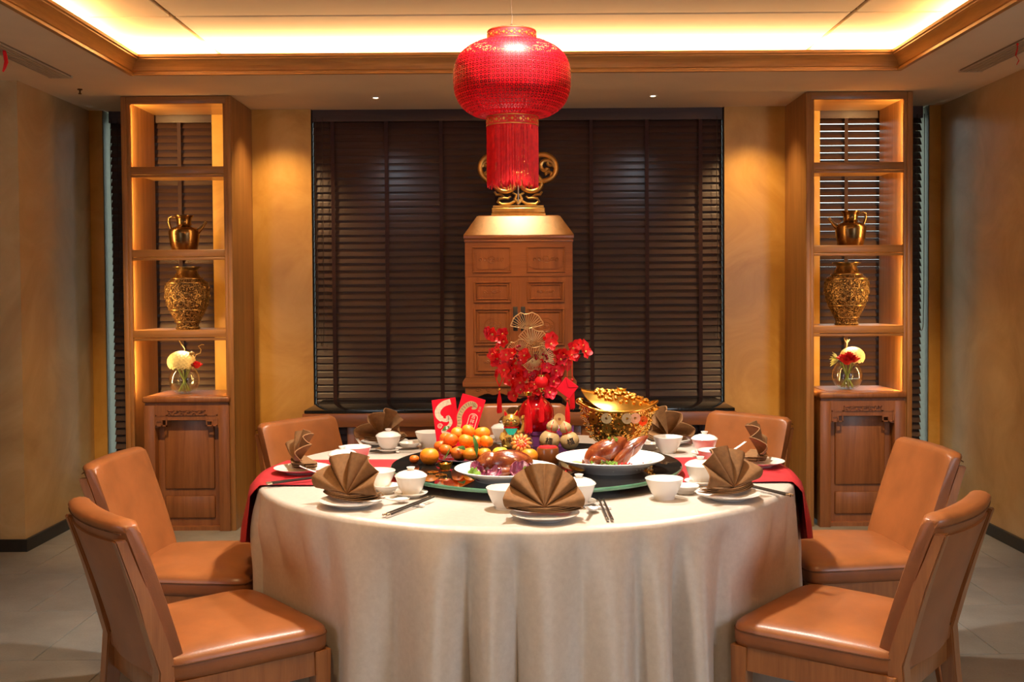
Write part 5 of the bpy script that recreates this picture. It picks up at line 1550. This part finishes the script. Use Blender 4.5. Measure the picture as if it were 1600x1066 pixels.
def envelope(loc, tilt, label, full):
    t = thing('red_envelope', label, 'red envelope', loc, 0, 'red envelopes')
    t.rotation_euler = (RAD(-8), RAD(tilt), 0)
    w, h = 0.086, 0.185
    MB().box((0, 0, h / 2), (w, 0.0012, h), bev=0.0004, seg=1).build('card', M_ENV, t, smooth=0)
    m = MB()
    if full:
        sp = smooth2d([(-0.028, 0.04), (-0.022, 0.075), (-0.030, 0.105), (-0.024, 0.135), (-0.008, 0.156), (0.008, 0.158), (0.014, 0.150), (0.004, 0.142)])
        ws = [0.006 + 0.003 * min(1, i / 12) - (0.007 * max(0, (i - len(sp) + 10) / 10)) for i in range(len(sp))]
        ribbon2d(m, sp, ws); 
        m.build('dragon_body', M_FOIL, t, smooth=0)
        m = MB()
        for i in range(3, len(sp) - 6, 2):
            a = Vector(sp[i]); b = Vector(sp[i + 1]); d = (b - a).normalized()
            ribbon2d(m, [(a.x - d.y * 0.006, a.y + d.x * 0.006), (a.x + d.y * 0.006, a.y - d.x * 0.006)], [0.0008, 0.0004], -0.0011)
        m.build('dragon_scales', plain('scale_print', (0.12, 0.07, 0.03), 0.5, var=0.2), t, smooth=0)
        # rounded cartouche with four characters
        m = MB(); cx, z0, z1, hw = 0.018, 0.045, 0.125, 0.0145
        pts = [(cx - hw, z0), (cx - hw, z1 - 0.010)] + [(cx - hw * cos(a), z1 - 0.010 + 0.012 * sin(a)) for a in [pi * k / 8 for k in range(1, 8)]] + [(cx + hw, z1 - 0.010), (cx + hw, z0), (cx - hw, z0)]
        ribbon2d(m, pts, [0.0010] * len(pts)); m.build('cartouche', M_FOILP, t, smooth=0)
        glyphs('吉祥如意', 0.0165, M_FOILP, 'characters', t, (cx, -0.0008, 0.116), (pi / 2, 0, 0), True)
        glyphs('龙年', 0.010, M_FOIL, 'seal_characters', t, (0.031, -0.0008, 0.152), (pi / 2, 0, 0), True)
    else:
        sp = smooth2d([(0.024, 0.172), (-0.004, 0.166), (-0.024, 0.148), (-0.026, 0.128), (-0.012, 0.112), (0.004, 0.108), (0.008, 0.120), (0.016, 0.098), (0.000, 0.080), (-0.016, 0.070), (0.010, 0.055)])
        ws = [0.010 if i < 24 else 0.006 for i in range(len(sp))]
        ribbon2d(m, sp, ws); m.build('dragon_body', M_FOILP, t, smooth=0)
        m = MB()
        for (cx, cz, r) in ((-0.024, 0.090, 0.010), (0.0, 0.045, 0.014)):
            pts = [(cx + r * (1 - k / 26) * cos(k * 0.6), cz + r * (1 - k / 26) * sin(k * 0.6)) for k in range(22)]
            ribbon2d(m, pts, [0.0010] * len(pts))
        m.build('cloud_scrolls', M_FOILP, t, smooth=0)
envelope((-0.243, 3.705, SZT + 0.004), -7, 'left red envelope with a pale gold dragon behind the tangerines', False)
envelope((-0.208, 3.680, SZT + 0.020), 17, 'right red envelope with four gold characters behind the tangerines', True)

# ---- beckoning cat
M_CAT = plain('gold_glaze', (0.85, 0.55, 0.12), 0.22, metal=0.55, var=0.15, vscale=14, coat=0.4)
M_TEAL = plain('teal_enamel', (0.02, 0.42, 0.30), 0.25, var=0.15)
M_INK = plain('dark_ink', (0.02, 0.012, 0.01), 0.5, var=0.1)
t = thing('lucky_cat', 'gold beckoning cat figurine with red ears and a teal bib', 'figurine', (-0.024, 3.80, SZT))
MB().lathe([(0, 0), (0.032, 0), (0.036, 0.006), (0.037, 0.025), (0.033, 0.050), (0.027, 0.066), (0.022, 0.074), (0, 0.076)], 32, sy=0.85).build('body', M_CAT, t)
hd = MB().ball((0, -0.002, 0.096), 0.030, (1.12, 0.92, 0.92), 28, 18).build('head', M_CAT, t)
for s_ in (-1, 1):
    e = MB(); e.tube([(s_ * 0.017, 0, 0.114), (s_ * 0.021, 0, 0.126), (s_ * 0.023, 0, 0.138)], [0.013, 0.009, 0.001], 12, flat=0.55); er = e.build('ear', M_CAT, hd)
    e = MB(); e.tube([(s_ * 0.018, -0.008, 0.117), (s_ * 0.0215, -0.006, 0.126), (s_ * 0.023, -0.004, 0.134)], [0.008, 0.006, 0.001], 10, flat=0.4); e.build('inner_ear', M_RED, hd)
    MB().tube([(s_ * 0.012 - 0.006, -0.029, 0.100), (s_ * 0.012 - 0.003, -0.0305, 0.104), (s_ * 0.012 + 0.003, -0.0305, 0.104), (s_ * 0.012 + 0.006, -0.029, 0.100)], 0.0014, 6).build('eye', M_INK, hd)
    w_ = MB()
    for dz in (0.0, -0.004): w_.tube([(s_ * 0.016, -0.027, 0.090 + dz), (s_ * 0.027, -0.021, 0.091 + dz * 2)], 0.0007, 5)
    w_.build('whisker', M_INK, hd)
MB().ball((0, -0.030, 0.0935), 0.003, (1.2, 0.7, 0.8), 10, 8).build('nose', M_RED, hd)
MB().tube([(-0.006, -0.029, 0.087), (-0.003, -0.0295, 0.085), (0, -0.030, 0.088), (0.003, -0.0295, 0.085), (0.006, -0.029, 0.087)], 0.0010, 6).build('mouth', M_RED, hd)
MB().tube([(0.026 * cos(a), 0.023 * sin(a) - 0.001, 0.074) for a in [2 * pi * k / 24 for k in range(24)]], 0.003, 8, closed=True).build('collar', M_RED, t)
m = MB()
def bib(u, v):
    a = -pi / 2 + (u - 0.5) * 1.9 * (1 - 0.75 * v); r = 0.0285 + 0.007 * v
    return (r * cos(a), r * 0.90 * sin(a) - 0.002, 0.072 - 0.022 * v)
m.grid(bib, 12, 6); m.build('bib', M_TEAL, t, solid=0.002)
MB().tube([(0.030, -0.004, 0.050), (0.042, -0.008, 0.062), (0.046, -0.010, 0.085), (0.045, -0.010, 0.104)], [0.011, 0.010, 0.008, 0.009], 12).build('raised_arm', M_CAT, t)
MB().ball((0.045, -0.012, 0.108), 0.011, (0.9, 0.9, 1)).build('raised_paw', M_CAT, t)
MB().tube([(-0.030, -0.010, 0.050), (-0.035, -0.024, 0.038), (-0.026, -0.034, 0.030)], [0.009, 0.009, 0.009], 12).build('arm', M_CAT, t)
MB().box((-0.004, -0.034, 0.028), (0.030, 0.008, 0.042), Matrix.Rotation(-0.2, 4, 'Y'), bev=0.004).build('coin_plaque', M_CAT, t)
glyphs('福', 0.022, M_INK, 'character', t, (-0.0095, -0.0385, 0.030), (pi / 2, -0.2, 0))
for s_ in (-1, 1): MB().ball((s_ * 0.020, -0.030, 0.008), 0.010, (1, 1.1, 0.7)).build('foot', M_CAT, t)

# ---- clear box of red candied fruit, brown cake
M_CLEAR = thin_glass('clear_plastic', (0.97, 0.97, 0.97))
t = thing('candied_fruit_dome', 'clear round dome holding a red and orange candied flower', 'sweets', (0.012, 3.61, SZT))
M_CANDY = plain('red_candy', (0.75, 0.06, 0.015), 0.25, var=0.3, vscale=60)
M_CANDO = plain('orange_candy', (0.85, 0.30, 0.06), 0.25, var=0.3, vscale=60)
MT = Matrix.Translation((0, 0, 0.042)) @ Matrix.Rotation(RAD(62), 4, 'X')
for ring, (n_, r_, mat) in enumerate(((5, 0.009, M_CANDO), (9, 0.018, M_CANDY), (12, 0.027, M_CANDO))):
    for k in range(n_):
        a = 2 * pi * (k + 0.5 * ring) / n_
        M = MT @ Matrix.Rotation(a, 4, 'Z') @ Matrix.Translation((r_, 0, 0.006 - 0.002 * ring)) @ Matrix.Rotation(0.5, 4, 'Y')
        MB().ball((0, 0, 0), 0.0095, (1.3, 0.7, 0.5), 8, 6, M).build('candy_petal', mat, t)
MB().lathe([(0, 0), (0.036, 0), (0.036, 0.004), (0, 0.004)], 32, M=Matrix.Translation((0, 0.006, 0.0)) ).build('tray', M_GILT, t)
MB().lathe([(0.036, 0.004), (0.041, 0.022), (0.041, 0.045), (0.034, 0.066), (0.018, 0.078), (0, 0.081)], 36).build('dome', M_CLEAR, t)
t = thing('rice_cake', 'round brown sticky rice cake with a red top on the turntable', 'cake', (0.099, 3.455, SZT))
MB().lathe([(0, 0), (0.036, 0), (0.0375, 0.004), (0.0365, 0.046), (0.034, 0.051), (0, 0.051)], 40).build('cake', plain('brown_cake', (0.20, 0.062, 0.016), 0.3, var=0.3, vscale=20, coat=0.4), t)
MB().lathe([(0, 0.0512), (0.031, 0.0512), (0.030, 0.0535), (0, 0.054)], 32).build('red_paper_top', M_RED, t)

# ---- calabash gourds with characters and a red cord
M_GOURD = plain('pale_gourd', (0.46, 0.30, 0.13), 0.42, var=0.12, vscale=12)
for (x, y, tilt, rz, r, lab) in ((0.113, 3.715, 12, -0.1, 0.037, 'left calabash gourd with a black character tied with red cord'), (0.184, 3.715, -17, 0.1, 0.0345, 'right calabash gourd with a black character tied with red cord')):
    t = thing('calabash_gourd', lab, 'gourd', (x, y, SZT), rz, 'calabash gourds')
    t.rotation_euler = (0, RAD(tilt), rz)
    cv_ = Vector((0, 0, r)); cv2 = cv_.copy(); cv2.rotate(t.rotation_euler); t.location = Vector((x, y, SZT)) + cv_ - cv2
    pr = [(0, 0.0)]
    for k in range(1, 13): a = -pi / 2 + 2.45 * k / 12; pr.append((r * cos(a), r + r * sin(a) * 0.97))
    pr += [(0.0155, 2 * r * 0.94), (0.0165, 2 * r * 0.99), (0.021, 2 * r + 0.006), (0.0225, 2 * r + 0.014), (0.019, 2 * r + 0.024), (0.010, 2 * r + 0.033), (0.004, 2 * r + 0.038), (0, 2 * r + 0.040)]
    MB().lathe(pr, 40).build('gourd_body', M_GOURD, t, smooth=70)
    MB().tube([(0.0175 * cos(a), 0.0175 * sin(a), 2 * r * 0.955) for a in [2 * pi * k / 20 for k in range(20)]], 0.0018, 6, closed=True).build('red_cord', M_RED, t)
    glyphs('福', 0.026, M_INK, 'character', t, (0.0, -r + 0.0012, r * 1.02), (pi / 2 - 0.02, 0, 0), depth=0.0016)
    MB().tube([(0.0, -0.018, 2 * r * 0.955), (-0.002, -0.0235, 2 * r + 0.012), (0.0, -0.012, 2 * r + 0.034)], 0.0014, 6).build('cord_tail', M_RED, t)
t = thing('wooden_coin', 'round wooden coin with a square hole above the gourds', 'coin', (0.148, 3.735, 0.880)); t.rotation_euler = (RAD(80), RAD(4), 0)
inst(coin_mesh(0.021, plain('pale_wood', (0.45, 0.25, 0.09), 0.45, var=0.15)), 'disc', t, (0, 0.020, 0))
MB().tube([(0, 0.0, 0.0015), (0.004, -0.010, 0.002), (-0.002, -0.022, 0.004)], 0.0014, 6).build('cord', M_RED, t)
# ---- purple stand with a sloping back
M_PURP = plain('purple_card', (0.20, 0.045, 0.19), 0.5, var=0.06)
t = thing('gift_box', 'purple gift box with a raised slanting flap under the red vase', 'box', (0.112, 3.835, SZT))
m = MB(); m.prism([(-0.092, 0), (0.092, 0), (0.092, 0.080), (0.060, 0.062), (0.02, 0.055), (-0.092, 0.055)], -0.030, -0.026, 'y'); m.build('front_flap', M_PURP, t, smooth=0)
MB().b2(-0.092, 0.092, -0.026, 0.10, 0, 0.050).build('box_body', M_PURP, t, smooth=0)
MB().b2(-0.092, 0.092, -0.0315, -0.0295, 0.040, 0.043).build('fold_line', plain('purple_fold', (0.07, 0.012, 0.065), 0.5, var=0.05), t, smooth=0)

# ---- red vase with blossom branches and gilded ginkgo leaves
VX, VY, VZ = 0.069, 3.875, SZT + 0.0505
t = thing('blossom_vase', 'round red vase of red blossom branches and gold ginkgo leaves', 'flower arrangement', (VX, VY, VZ))
M_VASE = plain('red_glass', (0.75, 0.006, 0.012), 0.10, var=0.25, vscale=12, coat=0.5)
MB().lathe([(0, 0), (0.034, 0), (0.040, 0.004), (0.058, 0.026), (0.0665, 0.054), (0.064, 0.082), (0.050, 0.106), (0.032, 0.120), (0.026, 0.130), (0.030, 0.142), (0.027, 0.142), (0.022, 0.128), (0, 0.12)], 48).build('vase', M_VASE, t)
BLO = [(-0.089, 3.821, 1.202), (-0.052, 3.861, 1.200), (-0.048, 3.838, 1.175), (-0.090, 3.869, 1.128), (-0.072, 3.871, 1.109), (-0.040, 3.799, 1.129), (-0.048, 3.792, 1.073), (-0.011, 3.899, 1.061), (0.027, 3.824, 1.123), (-0.018, 3.820, 1.131), (0.042, 3.919, 1.078), (0.011, 3.851, 1.023), (-0.012, 3.899, 0.969), (0.042, 3.852, 1.061), (0.126, 3.873, 1.184), (0.124, 3.810, 1.164), (0.159, 3.873, 1.104), (0.180, 3.903, 1.086), (0.200, 3.858, 1.120), (0.206, 3.886, 1.144), (0.243, 3.877, 1.156), (0.246, 3.798, 1.138), (0.141, 3.889, 1.042), (0.151, 3.867, 1.066), (0.123, 3.829, 1.013), (0.115, 3.794, 0.990), (0.015, 3.903, 1.045), (0.064, 3.851, 1.098), (0.103, 3.883, 1.126), (0.088, 3.904, 1.079), (0.049, 3.883, 1.001), (0.080, 3.910, 1.048), (0.098, 3.841, 1.031), (0.000, 3.894, 1.004), (-0.034, 3.848, 1.103), (-0.072, 3.912, 1.141), (0.172, 3.904, 1.117), (0.130, 3.803, 1.030)]
BER = [(0.001, 3.814, 1.146), (-0.003, 3.822, 1.123), (0.054, 3.897, 1.095), (0.098, 3.844, 1.114), (0.102, 3.863, 1.082), (0.052, 3.830, 1.040), (0.067, 3.851, 0.966), (0.060, 3.839, 1.114), (0.079, 3.835, 1.062), (0.110, 3.859, 1.060)]
M_TWIGD = plain('dark_twig', (0.08, 0.03, 0.02), 0.7, var=0.3)
M_PETAL = plain('bright_red_petal', (0.86, 0.018, 0.022), 0.5, var=0.2, vscale=45)
M_PETAL2 = plain('crimson_petal', (0.70, 0.008, 0.035), 0.5, var=0.2, vscale=45)
M_STAMEN = plain('stamen', (0.75, 0.45, 0.10), 0.5, var=0.2)
V0 = Vector((VX, VY, VZ))
def blossom_mesh(seed, mat):
    m = MB(); rnd = random.Random(seed)
    for k in range(5):
        a = 2 * pi * k / 5 + rnd.uniform(-0.1, 0.1); up = rnd.uniform(0.15, 0.5)
        def fn(u, v, a=a, up=up):
            w = 1.35 * v ** 0.6 * (1 - 0.35 * v ** 4) * (u - 0.5)
            r = 0.10 + 0.9 * v * (1 - 0.35 * (2 * u - 1) ** 2)
            x, y = r, w
            z = up * v * v + 0.14 * sin(5 * u + seed) * v
            return (x * cos(a) - y * sin(a), x * sin(a) + y * cos(a), z)
        m.grid(fn, 5, 5)
    return m.mesh('blossom', mat, smooth=70)
BMS = [blossom_mesh(1, M_PETAL), blossom_mesh(2, M_PETAL2), blossom_mesh(3, M_PETAL)]
ME_STA = MB().ball((0, 0, 0.16), 0.16, (1, 1, 0.8), 8, 6).mesh('stamen', M_STAMEN)
rnd = random.Random(9)
for i, p in enumerate(BLO):
    p = Vector(p)
    d = Vector((p.x - VX, (p.y - VY) - 0.10, (p.z - 1.0) * 0.4)).normalized() + Vector((rnd.uniform(-.4, .4), rnd.uniform(-.4, 0), rnd.uniform(-.3, .4)))
    q = d.to_track_quat('Z', 'Y').to_euler()
    b = inst(BMS[i % 3], 'blossom', t, p - V0, q, scale=rnd.uniform(0.024, 0.029)); inst(ME_STA, 'stamen', b)
    if i % 2 == 0:   # a second, half-open one tucked behind it
        off = Vector((rnd.uniform(-.018, .018), rnd.uniform(0.006, .02), rnd.uniform(-.018, .012)))
        inst(BMS[(i + 1) % 3], 'blossom', t, p - V0 + off, (d + Vector((rnd.uniform(-1, 1), 0, rnd.uniform(-1, 1)))).to_track_quat('Z', 'Y').to_euler(), scale=0.023)
for i in range(26):       # the thick of the bunch
    a = rnd.uniform(0, 2 * pi); q = math.sqrt(rnd.random())
    p = Vector((0.06 + 0.10 * q * cos(a), 3.865 + rnd.uniform(-0.05, 0.04), 1.045 + 0.055 * q * sin(a)))
    d = Vector((rnd.uniform(-.7, .7), -1, rnd.uniform(-.3, .9)))
    b = inst(BMS[i % 3], 'blossom', t, p - V0, d.to_track_quat('Z', 'Y').to_euler(), scale=rnd.uniform(0.019, 0.024)); inst(ME_STA, 'stamen', b)
# branches from the neck through groups of blossoms
for chain in ((12, 33, 7, 6, 4, 3), (33, 26, 34, 2, 1, 0), (30, 13, 8, 9), (31, 29, 28, 15, 14), (22, 23, 16, 18, 19, 20), (32, 22, 17, 36, 21), (24, 37), (25, 24), (11, 10, 27)):
    pts = [Vector((0, 0, 0.125))]
    for c_ in chain: pts.append(Vector(BLO[c_]) - V0 + Vector((0, 0.012, -0.004)))
    MB().tube(pts, [0.0030 - 0.0018 * k / (len(pts) - 1) for k in range(len(pts))], 6).build('branch', M_TWIGD, t)
M_BERRY = plain('dark_berry', (0.30, 0.006, 0.018), 0.2, var=0.2)
ME_BERRY = MB().ball((0, 0, 0), 1.0, n=10, m=8).mesh('berry', M_BERRY)
for p in BER:
    for k in range(5):
        inst(ME_BERRY, 'berry', t, Vector(p) - V0 + Vector((rnd.uniform(-.012, .012), rnd.uniform(-.01, .01), rnd.uniform(-.016, .016))), scale=rnd.uniform(0.0045, 0.0062))
# ginkgo leaves: pierced fans of wire
M_GINK = plain('pale_gold', (0.74, 0.50, 0.22), 0.42, metal=0.7, var=0.08, vscale=30)
def ginkgo(name, c, r, mid, yaw, spread=150):
    m = MB()
    c = Vector(c) - V0
    E = Matrix.Translation(c) @ Matrix.Rotation(yaw, 4, 'Z')
    n = 8
    rim = []
    for k in range(n * 2 + 1):
        a = RAD(mid - spread / 2 + spread * k / (2 * n)); rr = r * (1 - 0.13 * (abs(k - n) < 2) + 0.02 * sin(k * 2.1)) * (0.90 + 0.10 * cos((k / n - 1) * 1.2))
        rim.append(Vector((rr * cos(a), -0.25 * rr * (k / n - 1) ** 2 * 0.3, rr * sin(a))))
    m.tube(rim, 0.0021, 5, M=E)
    for k in range(0, n * 2 + 1):
        p = rim[k]
        j = 0.30 if k % 2 else 0.08
        m.tube([p * j, p * 0.6 + Vector((0, -0.002, 0)), p], 0.0015, 4, M=E)
    m.tube([rim[0], Vector((0, 0, 0)), rim[-1]], 0.0014, 5, M=E)
    a = RAD(mid)
    m.tube([Vector((0, 0, 0)), Vector((-0.4 * r * cos(a), 0, -0.5 * r * sin(a)))], 0.0014, 5, M=E)
    m.build(name, M_GINK, t)
ginkgo('ginkgo_leaf', (0.037, 3.870, 1.218), 0.066, 92, 0.0, 152)
ginkgo('ginkgo_leaf', (0.056, 3.875, 1.158), 0.066, 72, 0.2, 150)
ginkgo('ginkgo_leaf', (0.010, 3.868, 1.130), 0.052, 112, -0.2, 140)
ginkgo('ginkgo_leaf', (0.057, 3.850, 1.095), 0.066, 86, 0.0, 150)
ginkgo('ginkgo_leaf', (0.080, 3.855, 1.105), 0.066, 28, 0.3, 120)
ginkgo('ginkgo_leaf', (0.060, 3.84, 1.115), 0.050, 275, 0.1, 120)
MB().tube([Vector((0, 0, 0.13)), Vector((-0.01, 0, 0.25)), Vector((0.037, 3.87, 1.218)) - V0], 0.0016, 6).build('ginkgo_stem', M_GINK, t)

# ---- charms hanging from the branches
def tassel(m, top, L, r):
    rn = random.Random(3)
    for k in range(26):
        a = 2.4 * k; q = r * math.sqrt(k / 26)
        m.tube([(top[0], top[1], top[2]), (top[0] + q * cos(a) * 0.8, top[1] + q * sin(a) * 0.8, top[2] - L * 0.4), (top[0] + q * cos(a), top[1] + q * sin(a), top[2] - L * rn.uniform(0.93, 1.0))], 0.0012, 4)
def charm(label, loc, kind, L, drop):
    c = thing('hanging_charm', label, 'charm', loc, 0, 'charms hanging on the blossom branches')
    MB().tube([(0, 0, 0.03), (0, 0, -drop)], 0.0010, 5).build('string', M_RED, c)
    z = -drop
    if kind == 'diamond':
        m = MB(); m.prism([(0, z), (0.014, z - 0.032), (0, z - 0.064), (-0.014, z - 0.032)], -0.002, 0.002, 'y'); m.build('diamond', M_RED, c, smooth=0)
        m = MB(); m.prism([(0, z - 0.010), (0.009, z - 0.032), (0, z - 0.054), (-0.009, z - 0.032)], -0.003, -0.002, 'y'); m.build('gold_face', M_GILT, c, smooth=0); z -= 0.064
    elif kind == 'lantern':
        MB().lathe([(0.012, z), (0.022, z - 0.010), (0.0235, z - 0.020), (0.022, z - 0.032), (0.012, z - 0.042)], 24).build('little_lantern', M_RED, c)
        m = MB(); m.cyl((0, 0, z - 0.003), 0.013, 0.008, 20); m.build('top_cap', M_GOLD, c); MB().cyl((0, 0, z - 0.048), 0.013, 0.008, 20).build('bottom_cap', M_GOLD, c); z -= 0.048
    elif kind == 'envelope':
        Mx = Matrix.Translation((0, 0, z - 0.036)) @ Matrix.Rotation(RAD(38), 4, 'Y')
        m = MB(); m.box((0, 0, 0), (0.058, 0.004, 0.056), Mx, bev=0.001, seg=1); m.build('packet', M_ENV, c, smooth=0)
        m = MB(); m.tube([Mx @ Vector((-0.028, -0.0026, 0.026)), Mx @ Vector((0, -0.0028, 0.004)), Mx @ Vector((0.028, -0.0026, 0.026))], 0.0009, 5); m.build('flap_edge', plain('flap_line', (0.35, 0.004, 0.01), 0.5, var=0.1), c); z -= 0.072
    elif kind == 'ingot':
        m = MB()
        m.grid(lambda u, v: (0.018 * (0.6 + 0.4 * v) * cos(2 * pi * u), 0.009 * (0.6 + 0.4 * v) * sin(2 * pi * u), z - 0.016 + 0.012 * v + 0.008 * v * cos(2 * pi * u) ** 4), 28, 6, wrap_u=True)
        m.ball((0, 0, z - 0.007), 0.009, (1, 0.7, 0.7)); m.build('little_ingot', M_GOLD, c); z -= 0.014
    MB().ball((0, 0, z - 0.006), 0.005, n=12, m=8).build('bead', M_GOLD if kind in ('diamond', 'lantern') else M_RED, c)
    m = MB(); tassel(m, (0, 0, z - 0.010), L, 0.010 if kind != 'ingot' else 0.016); o = m.build('tassel', M_RED, c)
    return c
charm('red and gold diamond charm with a tassel hanging at the left of the blossoms', (-0.066, 3.78, 1.105), 'diamond', 0.085, 0.03)
charm('little red lantern charm hanging in front of the red vase', (0.086, 3.755, 1.075), 'lantern', 0.11, 0.022)
charm('little gold ingot charm with a broad red tassel in front of the red vase', (0.038, 3.745, 1.03), 'ingot', 0.13, 0.03)
charm('red packet charm hanging at the right of the blossoms', (0.180, 3.765, 1.09), 'envelope', 0.085, 0.045)
charm('plain red tassel hanging behind the red packet charm', (0.200, 3.815, 1.10), 'plain', 0.105, 0.06)

# ---- big gold treasure basket
M_EMBG, _nt, _b = nodes('embossed_gold')
_v = coords(_nt)
_vo = _nt.nodes.new('ShaderNodeTexVoronoi'); _vo.inputs['Scale'].default_value = 85; _nt.links.new(_v, _vo.inputs['Vector'])
_nt.links.new(ramp(_nt, _vo.outputs['Distance'], [(0.0, (0.95, 0.62, 0.16)), (0.6, (0.62, 0.33, 0.05)), (1.0, (0.28, 0.12, 0.015))]), _b.inputs['Base Color'])
_b.inputs['Metallic'].default_value = 1.0; _b.inputs['Roughness'].default_value = 0.20
bump(_nt, _b, _vo.outputs['Distance'], 0.9, 0.006); _nt.nodes[-1].invert = True
t = thing('treasure_basket', 'big gold boat-shaped treasure basket covered in coins with its lid ajar', 'basket', (0.372, 3.885, SZT), RAD(-6))
BX, BY, BH = 0.146, 0.098, 0.118
def bsurf(u, v):
    a = 2 * pi * u; c_, s_ = cos(a), sin(a)
    k = 0.60 + 0.40 * v ** 0.8
    return (BX * k * c_, BY * k * s_, 0.010 + BH * v + 0.030 * v ** 2 * abs(c_) ** 3)
m = MB(); m.grid(bsurf, 64, 14, wrap_u=True)
b_ = [m.bm.verts.new((BX * 0.58 * cos(2 * pi * k / 64), BY * 0.58 * sin(2 * pi * k / 64), 0.0)) for k in range(64)]; m.bm.faces.new(b_)
m.grid(lambda u, v: (lambda p: (p[0] * (0.97 - 0.27 * v), p[1] * (0.97 - 0.27 * v), p[2] - 0.05 * v))(bsurf(u, 1)), 64, 4, wrap_u=True)
m.build('boat', M_EMBG, t, smooth=70)
MB().tube([(lambda p: (p[0], p[1], p[2]))(bsurf(k / 64, 1)) for k in range(64)], 0.006, 10, closed=True).build('rim', M_GOLD, t)
# knobs, nuggets and ingots moulded on the sides
ng = MB(); rn = random.Random(8)
for k in range(150):
    u = rn.random(); v = rn.uniform(0.05, 0.92); p = bsurf(u, v)
    ng.ico(p, rn.uniform(0.005, 0.0095), 1, (1.2, 1, 0.8))
o = ng.build('nuggets', M_GOLD, t, smooth=70); o['kind'] = 'stuff'
MB().ball((-0.138, -0.015, 0.158), 0.017, (1.1, 1, 0.8)).build('finial', M_GOLD, t)
M_COINP = plain('pale_brass', (0.80, 0.62, 0.34), 0.34, metal=0.7, var=0.15, vscale=60)
ME_CB = coin_mesh(0.0195, M_COINP); ME_CB2 = coin_mesh(0.019, M_GOLD)
for (u, v, me_) in ((0.705, 0.80, ME_CB), (0.790, 0.80, ME_CB), (0.826, 0.79, ME_CB), (0.700, 0.48, ME_CB2), (0.757, 0.63, ME_CB2), (0.64, 0.72, ME_CB2), (0.87, 0.68, ME_CB2), (0.81, 0.45, ME_CB2), (0.25, 0.7, ME_CB), (0.15, 0.6, ME_CB2), (0.35, 0.6, ME_CB2)):
    p = Vector(bsurf(u, v)); d = Vector((cos(2 * pi * u) / BX, sin(2 * pi * u) / BY, -2.5)).normalized()
    d = Vector((cos(2 * pi * u) * 0.6, sin(2 * pi * u), -0.12)).normalized()
    inst(me_, 'coin', t, p + d * 0.006, d.to_track_quat('Z', 'Y').to_euler())
# the lid, tilted down to the right and shoved back
ld = MB()
def lsurf(u, v):
    a = 2 * pi * u; c_, s_ = cos(a), sin(a)
    return (0.150 * v * c_, 0.098 * v * s_, 0.055 * (1 - v ** 2.2) * (1 if v < 0.72 else 1) + 0.034 * v ** 3 * abs(c_) ** 3 * (1.5 if c_ < 0 else 0.7))
ld.grid(lsurf, 56, 14, wrap_u=True)
lid = ld.build('lid', M_GOLD, t, smooth=60, solid=0.004)
lid.location = (0.004, 0.010, 0.134); lid.rotation_euler = (RAD(6), RAD(9), 0)
ng = MB()
for k in range(150):
    u = rn.random(); v = rn.uniform(0.0, 0.72) ; p = lsurf(u, v); p = (p[0], p[1], p[2] + 0.005)
    ng.ico(p, rn.uniform(0.005, 0.0085), 1, (1.2, 1, 0.7))
o = ng.build('lid_nuggets', M_GOLD, lid, smooth=70); o['kind'] = 'stuff'
m = MB(); m.grid(lambda u, v: (0.020 * (0.6 + 0.4 * v) * cos(2 * pi * u), 0.011 * (0.6 + 0.4 * v) * sin(2 * pi * u), 0.056 + 0.014 * v + 0.008 * v * cos(2 * pi * u) ** 4), 28, 6, wrap_u=True); m.ball((0, 0, 0.068), 0.010, (1, 0.7, 0.6)); m.build('lid_knob', M_GOLD, lid)
